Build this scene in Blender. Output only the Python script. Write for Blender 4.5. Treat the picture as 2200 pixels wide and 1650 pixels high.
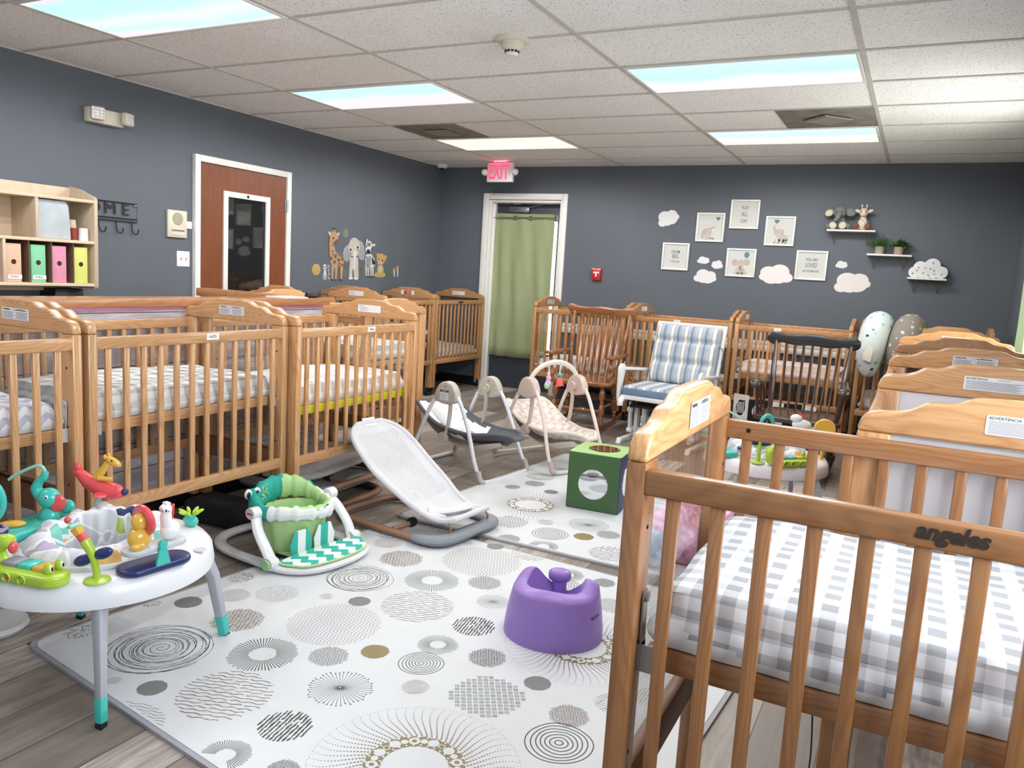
import bpy, bmesh, math, random
from math import sin, cos, pi, radians, sqrt, atan2, hypot
from mathutils import Vector, Matrix
for o in list(bpy.data.objects): bpy.data.objects.remove(o)
SC = bpy.context.scene
C = SC.collection
RND = random.Random(7)

# ---------------------------------------------------------------- camera
YAW, PITCH, ROLL = -0.4733654817304102, 0.14042585998776452, 0.06047473018121994
_f = Vector((sin(YAW)*cos(PITCH), cos(YAW)*cos(PITCH), -sin(PITCH)))
_r = Vector((cos(YAW), -sin(YAW), 0)); _u = _r.cross(_f)
_r2 = cos(ROLL)*_r + sin(ROLL)*_u; _u2 = -sin(ROLL)*_r + cos(ROLL)*_u
cd = bpy.data.cameras.new('camera'); cam = bpy.data.objects.new('camera', cd); C.objects.link(cam)
cm = Matrix((_r2, _u2, -_f)).transposed().to_4x4()
cm.translation = Vector((4.038866, -3.5755, 1.287673))
cam.matrix_world = cm
cd.sensor_width = 36; cd.lens = 36*1672.4378/2200; cd.clip_start = 0.05
SC.camera = cam
# ---------------------------------------------------------------- world and light
SC.view_settings.view_transform = 'Standard'; SC.view_settings.look = 'None'
SC.view_settings.gamma = 1; SC.view_settings.use_curve_mapping = False
SC.view_settings.exposure = 0.42
w = bpy.data.worlds.new('world'); SC.world = w; w.use_nodes = True
w.node_tree.nodes['Background'].inputs[0].default_value = (0.85, 0.92, 1.0, 1)
w.node_tree.nodes['Background'].inputs[1].default_value = 0.5
def area(name, loc, rot, sx, sy, power, col):
    d = bpy.data.lights.new(name, 'AREA'); d.shape = 'RECTANGLE'; d.size = sx; d.size_y = sy
    d.energy = power; d.color = col
    o = bpy.data.objects.new(name, d); C.objects.link(o); o.location = loc; o.rotation_euler = rot
    return o
PANEL = 1.0
TUBE = 8.0   # each tube section of a ceiling light
#     # brightness of the ceiling light covers
area('daylight', (4.95, -2.45, 1.55), (0, radians(90), 0), 1.3, 1.9, 84, (0.90, 0.95, 1.0))
area('daylight', (4.95, 2.0, 1.55), (0, radians(90), 0), 1.3, 1.7, 50, (1.0, 0.97, 0.90))

# ---------------------------------------------------------------- helpers
def tag(o, label=None, cat=None, group=None, kind=None):
    if label: o['label'] = label
    if cat: o['category'] = cat
    if group: o['group'] = group
    if kind: o['kind'] = kind
    return o
def thing(name, label, cat, loc=(0,0,0), rz=0, group=None):
    o = bpy.data.objects.new(name, None); C.objects.link(o)
    o.location = loc; o.rotation_euler = (0, 0, radians(rz)); o.empty_display_size = 0.05
    return tag(o, label, cat, group)
def kids(o): return [c for c in ALL() if c.parent is o]
def ALL(): return bpy.data.objects
def dup(o, parent=None, tree=None):
    if tree is None:
        tree = {}
        for x in bpy.data.objects:
            if x.parent: tree.setdefault(x.parent.name, []).append(x)
    c = o.copy(); C.objects.link(c)
    if parent: c.parent = parent
    for k in tree.get(o.name, []): dup(k, c, tree)
    return c
class MB:
    def __init__(s): s.v = []; s.f = []; s.m = []; s.cur = 0; s.X = Matrix.Identity(4)
    def add(s, vs, fs):
        n = len(s.v); s.v += [tuple(s.X @ Vector(v)) for v in vs]
        for f in fs: s.f.append(tuple(n+i for i in f)); s.m.append(s.cur)
    def box(s, c, d, R=None):
        x, y, z = d[0]/2, d[1]/2, d[2]/2
        vs = [Vector((a*x, b*y, e*z)) for a in (-1,1) for b in (-1,1) for e in (-1,1)]
        if R: vs = [R @ v for v in vs]
        s.add([v+Vector(c) for v in vs], [(0,1,3,2),(4,6,7,5),(0,4,5,1),(2,3,7,6),(0,2,6,4),(1,5,7,3)])
        return s
    def bar(s, a, b, w, h, up=(0,0,1)):          # box from a to b, w wide, h tall
        a = Vector(a); b = Vector(b); d = (b-a); L = d.length; d.normalize()
        side = d.cross(Vector(up)).normalized() if abs(d.dot(Vector(up))) < .999 else Vector((1,0,0)); upv = side.cross(d)
        vs = []
        for e in (a, b):
            for i, j in ((-1,-1),(1,-1),(1,1),(-1,1)): vs.append(e+side*(i*w/2)+upv*(j*h/2))
        s.add(vs, [(3,2,1,0),(4,5,6,7),(0,1,5,4),(1,2,6,5),(2,3,7,6),(3,0,4,7)]); return s
    def prism(s, poly, a, b, ax='y'):            # poly in the plane across ax, from a to b
        def P(p, t): return {'x':(t,p[0],p[1]),'y':(p[0],t,p[1]),'z':(p[0],p[1],t)}[ax]
        n = len(poly); vs = [P(p,a) for p in poly]+[P(p,b) for p in poly]
        fs = [tuple(range(n)), tuple(range(2*n-1, n-1, -1))]
        fs += [(i, n+i, n+(i+1)%n, (i+1)%n) for i in range(n)]
        s.add(vs, fs); return s
    def tube(s, path, r, n=8, closed=False, flat=1.0, caps=True, up=None):
        P = [Vector(p) for p in path]; m = len(P)
        R = r if isinstance(r, (list, tuple)) else [r]*m
        T = []
        for i in range(m):
            a = P[(i-1) % m] if (closed or i > 0) else P[i]; b = P[(i+1) % m] if (closed or i < m-1) else P[i]
            t = (b-a); T.append(t.normalized() if t.length > 1e-9 else Vector((0,0,1)))
        ref = Vector(up) if up else (Vector((0,0,1)) if abs(T[0].z) < .9 else Vector((1,0,0)))
        N = (ref - T[0]*ref.dot(T[0])).normalized(); vs = []
        for i in range(m):
            if up: N = (Vector(up)-T[i]*Vector(up).dot(T[i])).normalized()
            else: N = (N-T[i]*N.dot(T[i])).normalized()
            B = T[i].cross(N)
            for k in range(n):
                a = 2*pi*k/n; vs.append(P[i]+N*(cos(a)*R[i]*flat)+B*(sin(a)*R[i]))
        fs = []
        for i in range(m if closed else m-1):
            j = (i+1) % m
            for k in range(n): fs.append((i*n+k, i*n+(k+1)%n, j*n+(k+1)%n, j*n+k))
        if caps and not closed: fs += [tuple(range(n-1,-1,-1)), tuple((m-1)*n+k for k in range(n))]
        s.add(vs, fs); return s
    def lathe(s, prof, c=(0,0,0), n=24, R=None, sx=1, sy=1, caps=True):
        vs = []
        for r, z in prof:
            for k in range(n):
                a = 2*pi*k/n; v = Vector((r*cos(a)*sx, r*sin(a)*sy, z))
                if R: v = R @ v
                vs.append(v+Vector(c))
        fs = [(i*n+k, i*n+(k+1)%n, (i+1)*n+(k+1)%n, (i+1)*n+k) for i in range(len(prof)-1) for k in range(n)]
        if caps: fs += [tuple(range(n-1,-1,-1)), tuple((len(prof)-1)*n+k for k in range(n))]
        s.add(vs, fs); return s
    def ell(s, c, r, R=None, n=16, m=10, p=1.0):
        pr = []
        for i in range(m+1):
            t = -pi/2+pi*i/m; ct = max(cos(t), 1e-3)
            pr.append((ct**p, (abs(sin(t))**p)*(1 if sin(t) > 0 else -1)))
        vs = []
        for a_, b_ in pr:
            for k in range(n):
                a = 2*pi*k/n; v = Vector((a_*cos(a)*r[0], a_*sin(a)*r[1], b_*r[2]))
                if R: v = R @ v
                vs.append(v+Vector(c))
        fs = [(i*n+k, i*n+(k+1)%n, (i+1)*n+(k+1)%n, (i+1)*n+k) for i in range(m) for k in range(n)]
        fs += [tuple(range(n-1,-1,-1)), tuple(m*n+k for k in range(n))]
        s.add(vs, fs); return s
    def grid(s, fn, nu, nv, cu=False):           # fn(u,v) with u,v in 0..1
        vs = [fn(i/(nu if cu else nu), j/nv) for i in range(nu if cu else nu+1) for j in range(nv+1)]
        fs = []; W = nv+1; U = nu
        for i in range(U):
            i2 = (i+1) % nu if cu else i+1
            for j in range(nv): fs.append((i*W+j, i2*W+j, i2*W+j+1, i*W+j+1))
        s.add(vs, fs); return s
    def build(s, name, mats, parent=None, bevel=0, seg=2, smooth=True, ang=35, sub=0, solid=0, loc=None):
        me = bpy.data.meshes.new(name); me.from_pydata(s.v, [], s.f)
        if not isinstance(mats, (list, tuple)): mats = [mats]
        for m in mats: me.materials.append(m)
        me.polygons.foreach_set('material_index', s.m)
        if smooth: me.polygons.foreach_set('use_smooth', [True]*len(me.polygons))
        bm = bmesh.new(); bm.from_mesh(me)
        bmesh.ops.recalc_face_normals(bm, faces=bm.faces)
        if bevel:
            es = [e for e in bm.edges if len(e.link_faces) == 2 and e.calc_face_angle(0) > radians(40)]
            bmesh.ops.bevel(bm, geom=es, offset=bevel, segments=seg, affect='EDGES', profile=.5, clamp_overlap=True)
            for f in bm.faces: f.smooth = smooth
        bm.to_mesh(me); bm.free(); me.update()
        if smooth and not sub:
            try: me.set_sharp_from_angle(angle=radians(ang))
            except Exception: pass
        o = bpy.data.objects.new(name, me); C.objects.link(o)
        if parent: o.parent = parent
        if loc: o.location = loc
        if solid: md = o.modifiers.new('s', 'SOLIDIFY'); md.thickness = solid; md.offset = 0
        if sub: md = o.modifiers.new('u', 'SUBSURF'); md.levels = sub; md.render_levels = sub
        return o
def arc(cx, cy, r, a0, a1, n, ry=None):
    ry = r if ry is None else ry
    return [(cx+r*cos(radians(a0+(a1-a0)*i/n)), cy+ry*sin(radians(a0+(a1-a0)*i/n))) for i in range(n+1)]
def rrect(w, h, r, n=5, cx=0, cy=0):
    p = []
    for (sx, sy, a) in ((1,1,0),(-1,1,90),(-1,-1,180),(1,-1,270)):
        p += arc(cx+sx*(w/2-r), cy+sy*(h/2-r), r, a, a+90, n)
    return p
def smooth_path(pts, n=6, closed=False):         # Catmull-Rom
    P = [Vector(p) for p in pts]; m = len(P); out = []
    for i in range(m if closed else m-1):
        g = lambda k: P[k % m] if closed else P[max(0, min(m-1, k))]
        p0, p1, p2, p3 = g(i-1), g(i), g(i+1), g(i+2)
        for j in range(n):
            t = j/n; out.append(.5*((2*p1)+(p2-p0)*t+(2*p0-5*p1+4*p2-p3)*t*t+(3*p1-p0-3*p2+p3)*t**3))
    if not closed: out.append(P[-1])
    return out
def Rz(a): return Matrix.Rotation(radians(a), 3, 'Z')
def Rx(a): return Matrix.Rotation(radians(a), 3, 'X')
def Ry(a): return Matrix.Rotation(radians(a), 3, 'Y')
_tc = {}
def text_geo(t, size, shear=0, bold=0):
    k = (t, size, shear, bold)
    if k not in _tc:
        cu = bpy.data.curves.new('t', 'FONT'); cu.body = t; cu.size = size; cu.align_x = 'CENTER'; cu.align_y = 'CENTER'
        cu.resolution_u = 3; cu.shear = shear; cu.offset = bold
        o = bpy.data.objects.new('t', cu); C.objects.link(o)
        dg = bpy.context.evaluated_depsgraph_get(); me = bpy.data.meshes.new_from_object(o.evaluated_get(dg))
        _tc[k] = ([tuple(v.co) for v in me.vertices], [tuple(p.vertices) for p in me.polygons])
        bpy.data.objects.remove(o); bpy.data.curves.remove(cu); bpy.data.meshes.remove(me)
    return _tc[k]
class Draw:
    """flat printed shapes inside a mesh; F maps (u, v, d) to a point, d is height above the sheet"""
    def __init__(s, mb, F, base=0.0004, ok=None): s.b = mb; s.F = F; s.d = base; s.ok = ok
    def poly(s, pts, mi, d=None):
        s.b.cur = mi
        s.b.add([s.F(p[0], p[1], s.d if d is None else d) for p in pts], [tuple(range(len(pts)))])
    def ell(s, cx, cy, rx, ry, mi, rot=0, n=20, d=None):
        c, q = cos(radians(rot)), sin(radians(rot))
        s.poly([(cx+rx*cos(a)*c-ry*sin(a)*q, cy+rx*cos(a)*q+ry*sin(a)*c) for a in (2*pi*i/n for i in range(n))], mi, d)
    def line(s, pts, w, mi, d=None, closed=False):
        n = len(pts); s.b.cur = mi; L = []; W = w if isinstance(w, (list, tuple)) else [w]*n
        keep = []
        for i in range(n):
            a = pts[(i-1) % n] if closed else pts[max(0, i-1)]; b = pts[(i+1) % n] if closed else pts[min(n-1, i+1)]
            dx, dy = b[0]-a[0], b[1]-a[1]; l = hypot(dx, dy) or 1
            nx, ny = -dy/l*W[i]/2, dx/l*W[i]/2
            L += [s.F(pts[i][0]+nx, pts[i][1]+ny, s.d if d is None else d), s.F(pts[i][0]-nx, pts[i][1]-ny, s.d if d is None else d)]
            keep.append(s.ok is None or s.ok(*pts[i]))
        fs = []
        for i in range(n if closed else n-1):
            j = (i+1) % n
            if keep[i] and keep[j]: fs.append((2*i, 2*i+1, 2*j+1, 2*j))
        if fs: s.b.add(L, fs)
    def text(s, t, cx, cy, size, mi, sx=1, rot=0, shear=0, bold=0, d=None):
        vs, fs = text_geo(t, size, shear, bold); c, q = cos(radians(rot)), sin(radians(rot)); s.b.cur = mi
        s.b.add([s.F(cx+v[0]*sx*c-v[1]*q, cy+v[0]*sx*q+v[1]*c, s.d if d is None else d) for v in vs], fs)

# ---------------------------------------------------------------- materials
def lin(c):
    return tuple((x/255/12.92 if x/255 <= .04045 else ((x/255+.055)/1.055)**2.4) for x in c)+(1,)
class Nodes:
    def __init__(s, name):
        s.m = bpy.data.materials.new(name); s.m.use_nodes = True; s.t = s.m.node_tree; s.b = s.t.nodes['Principled BSDF']
    def n(s, t, **kw):
        o = s.t.nodes.new(t)
        for k, v in kw.items(): setattr(o, k, v)
        return o
    def l(s, a, b): s.t.links.new(a, b)
    def put(s, sock, v):
        if isinstance(v, bpy.types.NodeSocket): s.l(v, sock)
        else: sock.default_value = v
    def math(s, op, a, b=0.0, c=0.0, clamp=False):
        o = s.n('ShaderNodeMath', operation=op, use_clamp=clamp)
        s.put(o.inputs[0], a); s.put(o.inputs[1], b)
        if op in ('MULTIPLY_ADD',): s.put(o.inputs[2], c)
        return o.outputs[0]
    def mix(s, f, a, b, mode='MIX'):
        o = s.n('ShaderNodeMix', data_type='RGBA', blend_type=mode)
        s.put(o.inputs[0], f); s.put(o.inputs[6], a); s.put(o.inputs[7], b); return o.outputs[2]
    def coord(s, kind='Object', scale=(1,1,1), rot=(0,0,0), loc=(0,0,0)):
        a = s.n('ShaderNodeTexCoord'); b = s.n('ShaderNodeMapping')
        b.inputs['Scale'].default_value = scale; b.inputs['Rotation'].default_value = rot; b.inputs['Location'].default_value = loc
        s.l(a.outputs[kind], b.inputs[0]); return b.outputs[0]
    def noise(s, v, scale, detail=3, rough=.5, dist=0):
        o = s.n('ShaderNodeTexNoise'); s.put(o.inputs['Vector'], v); o.inputs['Scale'].default_value = scale
        o.inputs['Detail'].default_value = detail; o.inputs['Roughness'].default_value = rough; o.inputs['Distortion'].default_value = dist
        return o.outputs[0]
    def ramp(s, v, stops):
        o = s.n('ShaderNodeValToRGB'); s.put(o.inputs[0], v); e = o.color_ramp.elements
        while len(e) < len(stops): e.new(.5)
        for i, (p, c) in enumerate(stops): e[i].position = p; e[i].color = c
        return o.outputs[0]
    def bump(s, h, strength=.2, dist=.01):
        o = s.n('ShaderNodeBump'); o.inputs['Strength'].default_value = strength; o.inputs['Distance'].default_value = dist
        s.l(h, o.inputs['Height']); s.l(o.outputs[0], s.b.inputs['Normal'])
    def set(s, **kw):
        for k, v in kw.items(): s.put(s.b.inputs[k.replace('_', ' ')], v)
        return s.m
def flat(name, c, rough=.5, metal=0, coat=0, bump=0, bs=200, var=.05, **kw):
    N = Nodes(name); P = N.coord(); n = N.noise(P, 9, 2)
    col = lin(c)
    lo = tuple(x*(1-var) for x in col[:3])+(1,); hi = tuple(min(1, x*(1+var)) for x in col[:3])+(1,)
    N.set(Base_Color=N.ramp(n, [(.3, lo), (.7, hi)]), Roughness=rough, Metallic=metal, Coat_Weight=coat, Coat_Roughness=.1, **kw)
    if bump: N.bump(N.noise(P, bs, 3), bump, .002)
    return N.m
def wood(name, c1, c2, axis='z', rough=.32, coat=.35, freq=34, fine=.5):
    N = Nodes(name); k = {'x': (.16, 1, 1), 'y': (1, .16, 1), 'z': (1, 1, .12)}[axis]
    oi = N.n('ShaderNodeObjectInfo')
    tc = N.n('ShaderNodeTexCoord'); add = N.n('ShaderNodeVectorMath', operation='ADD')
    sc = N.n('ShaderNodeVectorMath', operation='SCALE'); sc.inputs[0].default_value = (3.1, 1.7, 5.3); N.l(oi.outputs['Random'], sc.inputs['Scale'])
    N.l(tc.outputs['Object'], add.inputs[0]); N.l(sc.outputs[0], add.inputs[1])
    mp = N.n('ShaderNodeMapping'); mp.inputs['Scale'].default_value = k; N.l(add.outputs[0], mp.inputs[0])
    n = N.noise(mp.outputs[0], 6.5, 2, .45)
    ring = N.math('MULTIPLY_ADD', N.math('SINE', N.math('MULTIPLY', n, freq*6.2)), .5, .5)
    ring = N.math('POWER', ring, 2.0)
    mp2 = N.n('ShaderNodeMapping'); mp2.inputs['Scale'].default_value = tuple(x*(.35 if x < 1 else 1) for x in k); N.l(add.outputs[0], mp2.inputs[0])
    g = N.noise(mp2.outputs[0], 150, 2, .6)
    a = N.mix(N.math('MULTIPLY', ring, .36), lin(c1), lin(c2))
    a = N.mix(N.math('MULTIPLY', N.math('SUBTRACT', g, .42, clamp=True), fine*2.2), a, lin(c2))
    rv = N.math('MULTIPLY_ADD', oi.outputs['Random'], .16, .92)
    cc = N.n('ShaderNodeCombineColor'); [N.l(rv, cc.inputs[i]) for i in range(3)]
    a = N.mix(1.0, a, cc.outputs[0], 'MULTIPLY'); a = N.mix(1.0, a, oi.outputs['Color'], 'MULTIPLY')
    N.set(Base_Color=a, Roughness=rough, Coat_Weight=coat, Coat_Roughness=.12)
    N.bump(g, .08, .001)
    return N.m
OAK = dict(c1=(203, 157, 112), c2=(152, 103, 66))
WX = wood('oak_x', axis='x', **OAK); WY = wood('oak_y', axis='y', **OAK); WZ = wood('oak_z', axis='z', **OAK)
PLY = wood('stretcher_wood', (150, 106, 72), (112, 76, 50), axis='y', rough=.5, coat=.05)
WHITE = flat('white_plastic', (236, 236, 240), .3, coat=.2, var=.02)
WHITEP = flat('white_paint', (232, 231, 228), .4, var=.02)
METAL = flat('brushed_metal', (176, 178, 182), .3, metal=1)
BLACK = flat('black_plastic', (22, 22, 24), .4)
INK = flat('ink', (30, 30, 34), .8)
LABEL = flat('label_paper', (228, 228, 232), .55, var=.03)
GREYINK = flat('grey_ink', (120, 120, 128), .8)
RED = flat('red', (178, 32, 44), .45)
def glassy(name, tint, mixf=.12, rough=.03):
    N = Nodes(name); tr = N.n('ShaderNodeBsdfTransparent'); tr.inputs[0].default_value = tint
    gl = N.n('ShaderNodeBsdfGlossy'); gl.inputs['Roughness'].default_value = rough; gl.inputs[0].default_value = (1,1,1,1)
    fr = N.n('ShaderNodeLayerWeight'); fr.inputs[0].default_value = .5
    mx = N.n('ShaderNodeMixShader'); f = N.math('MULTIPLY_ADD', N.math('POWER', fr.outputs['Facing'], 4.0), .8, .035+mixf*.02)
    N.l(f, mx.inputs[0]); N.l(tr.outputs[0], mx.inputs[1]); N.l(gl.outputs[0], mx.inputs[2])
    out = N.t.nodes['Material Output']; N.l(mx.outputs[0], out.inputs[0]); N.t.nodes.remove(N.b)
    return N.m
ACRY = glassy('clear_acrylic', (.96, .97, .97, 1)); GLASS = glassy('window_glass', (.95, .97, .97, 1), .3, 0)
def cloth(name, c, rough=.85, var=.06, bs=400, b=.15): return flat(name, c, rough, bump=b, bs=bs, var=var)
def sepxyz(N, scale=(1,1,1), rot=(0,0,0), kind='Object'):
    s = N.n('ShaderNodeSeparateXYZ'); N.l(N.coord(kind, scale, rot), s.inputs[0]); return s.outputs
def step(N, v, t=.5): return N.math('GREATER_THAN', v, t)
def stripe(N, v, period, duty=.5): return N.math('LESS_THAN', N.math('FRACT', N.math('DIVIDE', N.math('ADD', v, 40.0), period)), duty)
def gingham(name, base, dark, period=.075):
    N = Nodes(name); x, y, z = sepxyz(N)
    side = N.math('ADD', y, N.math('MULTIPLY', z, 1.0))
    a = stripe(N, N.math('ADD', x, 0), period); b = stripe(N, side, period)
    k = N.math('MULTIPLY', N.math('ADD', a, b), .5)
    g = N.noise(N.coord(), 30, 2); col = N.mix(k, lin(base), lin(dark))
    N.set(Base_Color=col, Roughness=.9); N.bump(g, .2, .006); return N.m
def chevron(name, base, dark, period=.09, amp=.045, ax='x'):
    N = Nodes(name); x, y, z = sepxyz(N)
    u, v = (x, N.math('ADD', y, z)) if ax == 'x' else (y, x)
    zz = N.math('PINGPONG', N.math('ADD', u, 40.0), amp)
    k = stripe(N, N.math('ADD', v, zz), period)
    N.set(Base_Color=N.mix(k, lin(base), lin(dark)), Roughness=.85); N.bump(N.noise(N.coord(), 40, 2), .2, .004); return N.m
def doodle(name, base, cols, scale=14, r=.22, keep=.55, line=False):
    """printed marks: random cells of a voronoi carry a blot or a thin ring"""
    N = Nodes(name); P = N.coord()
    vo = N.n('ShaderNodeTexVoronoi'); N.l(P, vo.inputs['Vector']); vo.inputs['Scale'].default_value = scale; vo.inputs['Randomness'].default_value = .8
    nz = N.math('MULTIPLY', N.noise(P, scale*3, 2), .35); d = N.math('ADD', vo.outputs['Distance'], N.math('SUBTRACT', nz, .17))
    k = N.math('LESS_THAN', d, r)
    if line: k = N.math('MULTIPLY', k, N.math('GREATER_THAN', d, r*.78))
    sp = N.n('ShaderNodeSeparateColor'); N.l(vo.outputs['Color'], sp.inputs[0])
    k = N.math('MULTIPLY', k, N.math('LESS_THAN', sp.outputs[0], keep))
    st = [(i/len(cols), lin(c)) for i, c in enumerate(cols)]
    cr = N.n('ShaderNodeValToRGB'); cr.color_ramp.interpolation = 'CONSTANT'; e = cr.color_ramp.elements
    while len(e) < len(st): e.new(.5)
    for i, (p, c) in enumerate(st): e[i].position = p; e[i].color = c
    if len(st) == 1: e[1].color = st[0][1]
    N.l(sp.outputs[1], cr.inputs[0])
    N.set(Base_Color=N.mix(k, lin(base), cr.outputs[0]), Roughness=.88); N.bump(N.noise(P, 25, 2), .2, .006); return N.m
def checker(name, a, b, s):
    N = Nodes(name); ck = N.n('ShaderNodeTexChecker'); N.l(N.coord(rot=(0,0,radians(8))), ck.inputs[0]); ck.inputs['Scale'].default_value = s
    ck.inputs[1].default_value = lin(a); ck.inputs[2].default_value = lin(b)
    N.set(Base_Color=ck.outputs[0], Roughness=.85); N.bump(N.noise(N.coord(), 30, 2), .2, .004); return N.m
# ================================================================ the room
XL, XR, YB, H, YS = -0.946, 4.70, 4.095, 2.44, -4.7
def wallmat(name, c):
    N = Nodes(name); n = N.noise(N.coord(), 1.3, 3)
    N.set(Base_Color=N.ramp(n, [(.3, tuple(x*.94 for x in c)+(1,)), (.7, tuple(x*1.06 for x in c)+(1,))]), Roughness=.62)
    N.bump(N.noise(N.coord(), 160, 2), .12, .002); return N.m
WALL = wallmat('blue_grey_wall_paint', (.110, .128, .155))
def floormat():
    N = Nodes('vinyl_planks')
    tc = N.n('ShaderNodeTexCoord'); sp = N.n('ShaderNodeSeparateXYZ'); N.l(tc.outputs['Object'], sp.inputs[0])
    cb = N.n('ShaderNodeCombineXYZ'); N.l(N.math('ADD', sp.outputs[1], 20.0), cb.inputs[0]); N.l(N.math('ADD', sp.outputs[0], 17.85), cb.inputs[1])
    b = N.n('ShaderNodeTexBrick'); N.l(cb.outputs[0], b.inputs['Vector']); b.offset = .37; b.offset_frequency = 3
    b.inputs['Color1'].default_value = (0, 0, 0, 1); b.inputs['Color2'].default_value = (1, 1, 1, 1); b.inputs['Mortar'].default_value = (.4, .4, .4, 1)
    b.inputs['Scale'].default_value = 1; b.inputs['Brick Width'].default_value = 1.22; b.inputs['Row Height'].default_value = .18
    b.inputs['Mortar Size'].default_value = .0016; b.inputs['Mortar Smooth'].default_value = .1
    base = N.ramp(b.outputs['Color'], [(0, lin((98, 88, 82))), (.35, lin((138, 127, 120))), (.7, lin((178, 166, 158))), (1, lin((212, 203, 196)))])
    off = N.n('ShaderNodeVectorMath', operation='MULTIPLY_ADD'); N.l(b.outputs['Color'], off.inputs[0]); off.inputs[1].default_value = (7, 3, 5); N.l(tc.outputs['Object'], off.inputs[2])
    mp = N.n('ShaderNodeMapping'); mp.inputs['Scale'].default_value = (1, .09, 1); N.l(off.outputs[0], mp.inputs[0])
    g = N.noise(mp.outputs[0], 38, 5, .62, .6); g2 = N.noise(mp.outputs[0], 7, 3, .5, 1.2)
    base = N.mix(N.ramp(g, [(.38, (.6,.6,.6,1)), (.62, (0,0,0,1))]), base, lin((78, 66, 58)))
    base = N.mix(N.math('MULTIPLY', g2, .45), base, lin((176, 166, 156)))
    base = N.mix(b.outputs['Fac'], base, lin((50, 44, 40)))
    N.set(Base_Color=base, Roughness=N.math('MULTIPLY_ADD', g, .25, .3), Specular_IOR_Level=.45)
    N.bump(g, .12, .002); return N.m
FLOOR = floormat()
def tilemat():
    N = Nodes('acoustic_tile'); P = N.coord()
    sp = N.noise(P, 95, 2, .7); big = N.noise(P, 1.1, 3)
    c = N.mix(N.ramp(sp, [(.60, (0,0,0,1)), (.66, (1,1,1,1))]), lin((243, 243, 242)), lin((156, 153, 147)))
    c = N.mix(N.ramp(big, [(.5, (0,0,0,1)), (.9, (.5,.5,.5,1))]), c, lin((205, 201, 193)))
    N.set(Base_Color=c, Roughness=.95); N.bump(sp, .25, .004); return N.m
TILE = tilemat()
def S(name, mb, m, parent=None, kind='structure', **kw):
    o = mb.build(name, m, parent, **kw)
    if parent is None: o['kind'] = kind
    return o
kw = dict(smooth=False)
S('floor', MB().box(((XL+XR)/2, (YS+YB)/2, -.05), (XR-XL+.4, YB-YS+.4, .1)), FLOOR, **kw)
S('ceiling', MB().box(((XL+XR)/2, (YS+YB)/2, H+.05), (XR-XL+.4, YB-YS+.4, .1)), TILE, **kw)
S('wall_left', MB().box((XL-.1, (YS+YB)/2, H/2), (.2, YB-YS, H)), WALL, **kw)
b = MB()                                       # back wall round the exit door opening
for x0, x1, z0, z1 in ((XL-.2, -.305, 0, H), (.58, XR+.2, 0, H), (-.305, .58, 2.085, H)):
    b.box(((x0+x1)/2, YB+.1, (z0+z1)/2), (x1-x0, .2, z1-z0))
S('wall_back', b, WALL, **kw)
b = MB(); WY_ = [(-3.35, -1.55), (1.15, 2.85)]; ys = [YS, -3.35, -1.55, 1.15, 2.85, YB]; Z0, Z1 = .92, 2.12
for y0, y1 in ((YS, -3.35), (-1.55, 1.15), (2.85, YB)): b.box((XR+.1, (y0+y1)/2, H/2), (.2, y1-y0, H))
for y0, y1 in WY_:
    b.box((XR+.1, (y0+y1)/2, Z0/2), (.2, y1-y0, Z0)); b.box((XR+.1, (y0+y1)/2, (Z1+H)/2), (.2, y1-y0, H-Z1))
S('wall_right', b, WALL, **kw)
for i, (y0, y1) in enumerate(WY_):
    f = MB(); yc = (y0+y1)/2
    for y in (y0+.025, yc, y1-.025): f.box((XR+.08, y, (Z0+Z1)/2), (.06, .05, Z1-Z0))
    for z in (Z0+.025, Z1-.025): f.box((XR+.08, yc, z), (.06, y1-y0, .05))
    fo = S('window_%d' % (i+1), f, WHITEP, bevel=.004)
    MB().box((XR+.08, yc, (Z0+Z1)/2), (.004, y1-y0-.06, Z1-Z0-.06)).build('pane', GLASS, fo, smooth=False)
# ceiling grid
b = MB()
for i in range(-1, 5):
    x = i*1.2192
    if XL < x < XR: b.box((x, (YS+YB)/2, H-.003), (.024, YB-YS, .008))
j = -7
while j*.6096 > YS: j -= 1
for j in range(j+1, 7):
    b.box(((XL+XR)/2, j*.6096, H-.002), (XR-XL, .024, .006))
b.box((XL+.01, (YS+YB)/2, H-.004), (.02, YB-YS, .01)); b.box(((XL+XR)/2, YB-.01, H-.004), (XR-XL, .02, .01)); b.box((XR-.01, (YS+YB)/2, H-.004), (.02, YB-YS, .01))
S('trim_1', b, flat('ceiling_grid_white', (196, 192, 184), .6), **kw)
BB = flat('black_vinyl_baseboard', (26, 24, 25), .45)
S('baseboard_left', MB().box((XL+.006, (YS+.65)/2, .05), (.012, .65-YS, .10)).box((XL+.006, (1.67+YB)/2, .05), (.012, YB-1.67, .10)), BB, **kw)
S('baseboard_back', MB().box(((XL-.37)/2, YB-.006, .05), (-.37-XL, .012, .10)).box(((.645+XR)/2, YB-.006, .05), (XR-.645, .012, .10)), BB, **kw)
S('baseboard_right', MB().box((XR-.006, (YS+YB)/2, .05), (.012, YB-YS, .10)), BB, **kw)
# white chair rail on the back wall, two mouldings
b = MB()
for z, h, d in ((.785, .035, .022), (.725, .05, .028), (.757, .03, .014)): b.box(((.66+XR)/2, YB-d/2, z), (XR-.66, d, h))
S('trim_2', b, WHITEP, bevel=.004)

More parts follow.
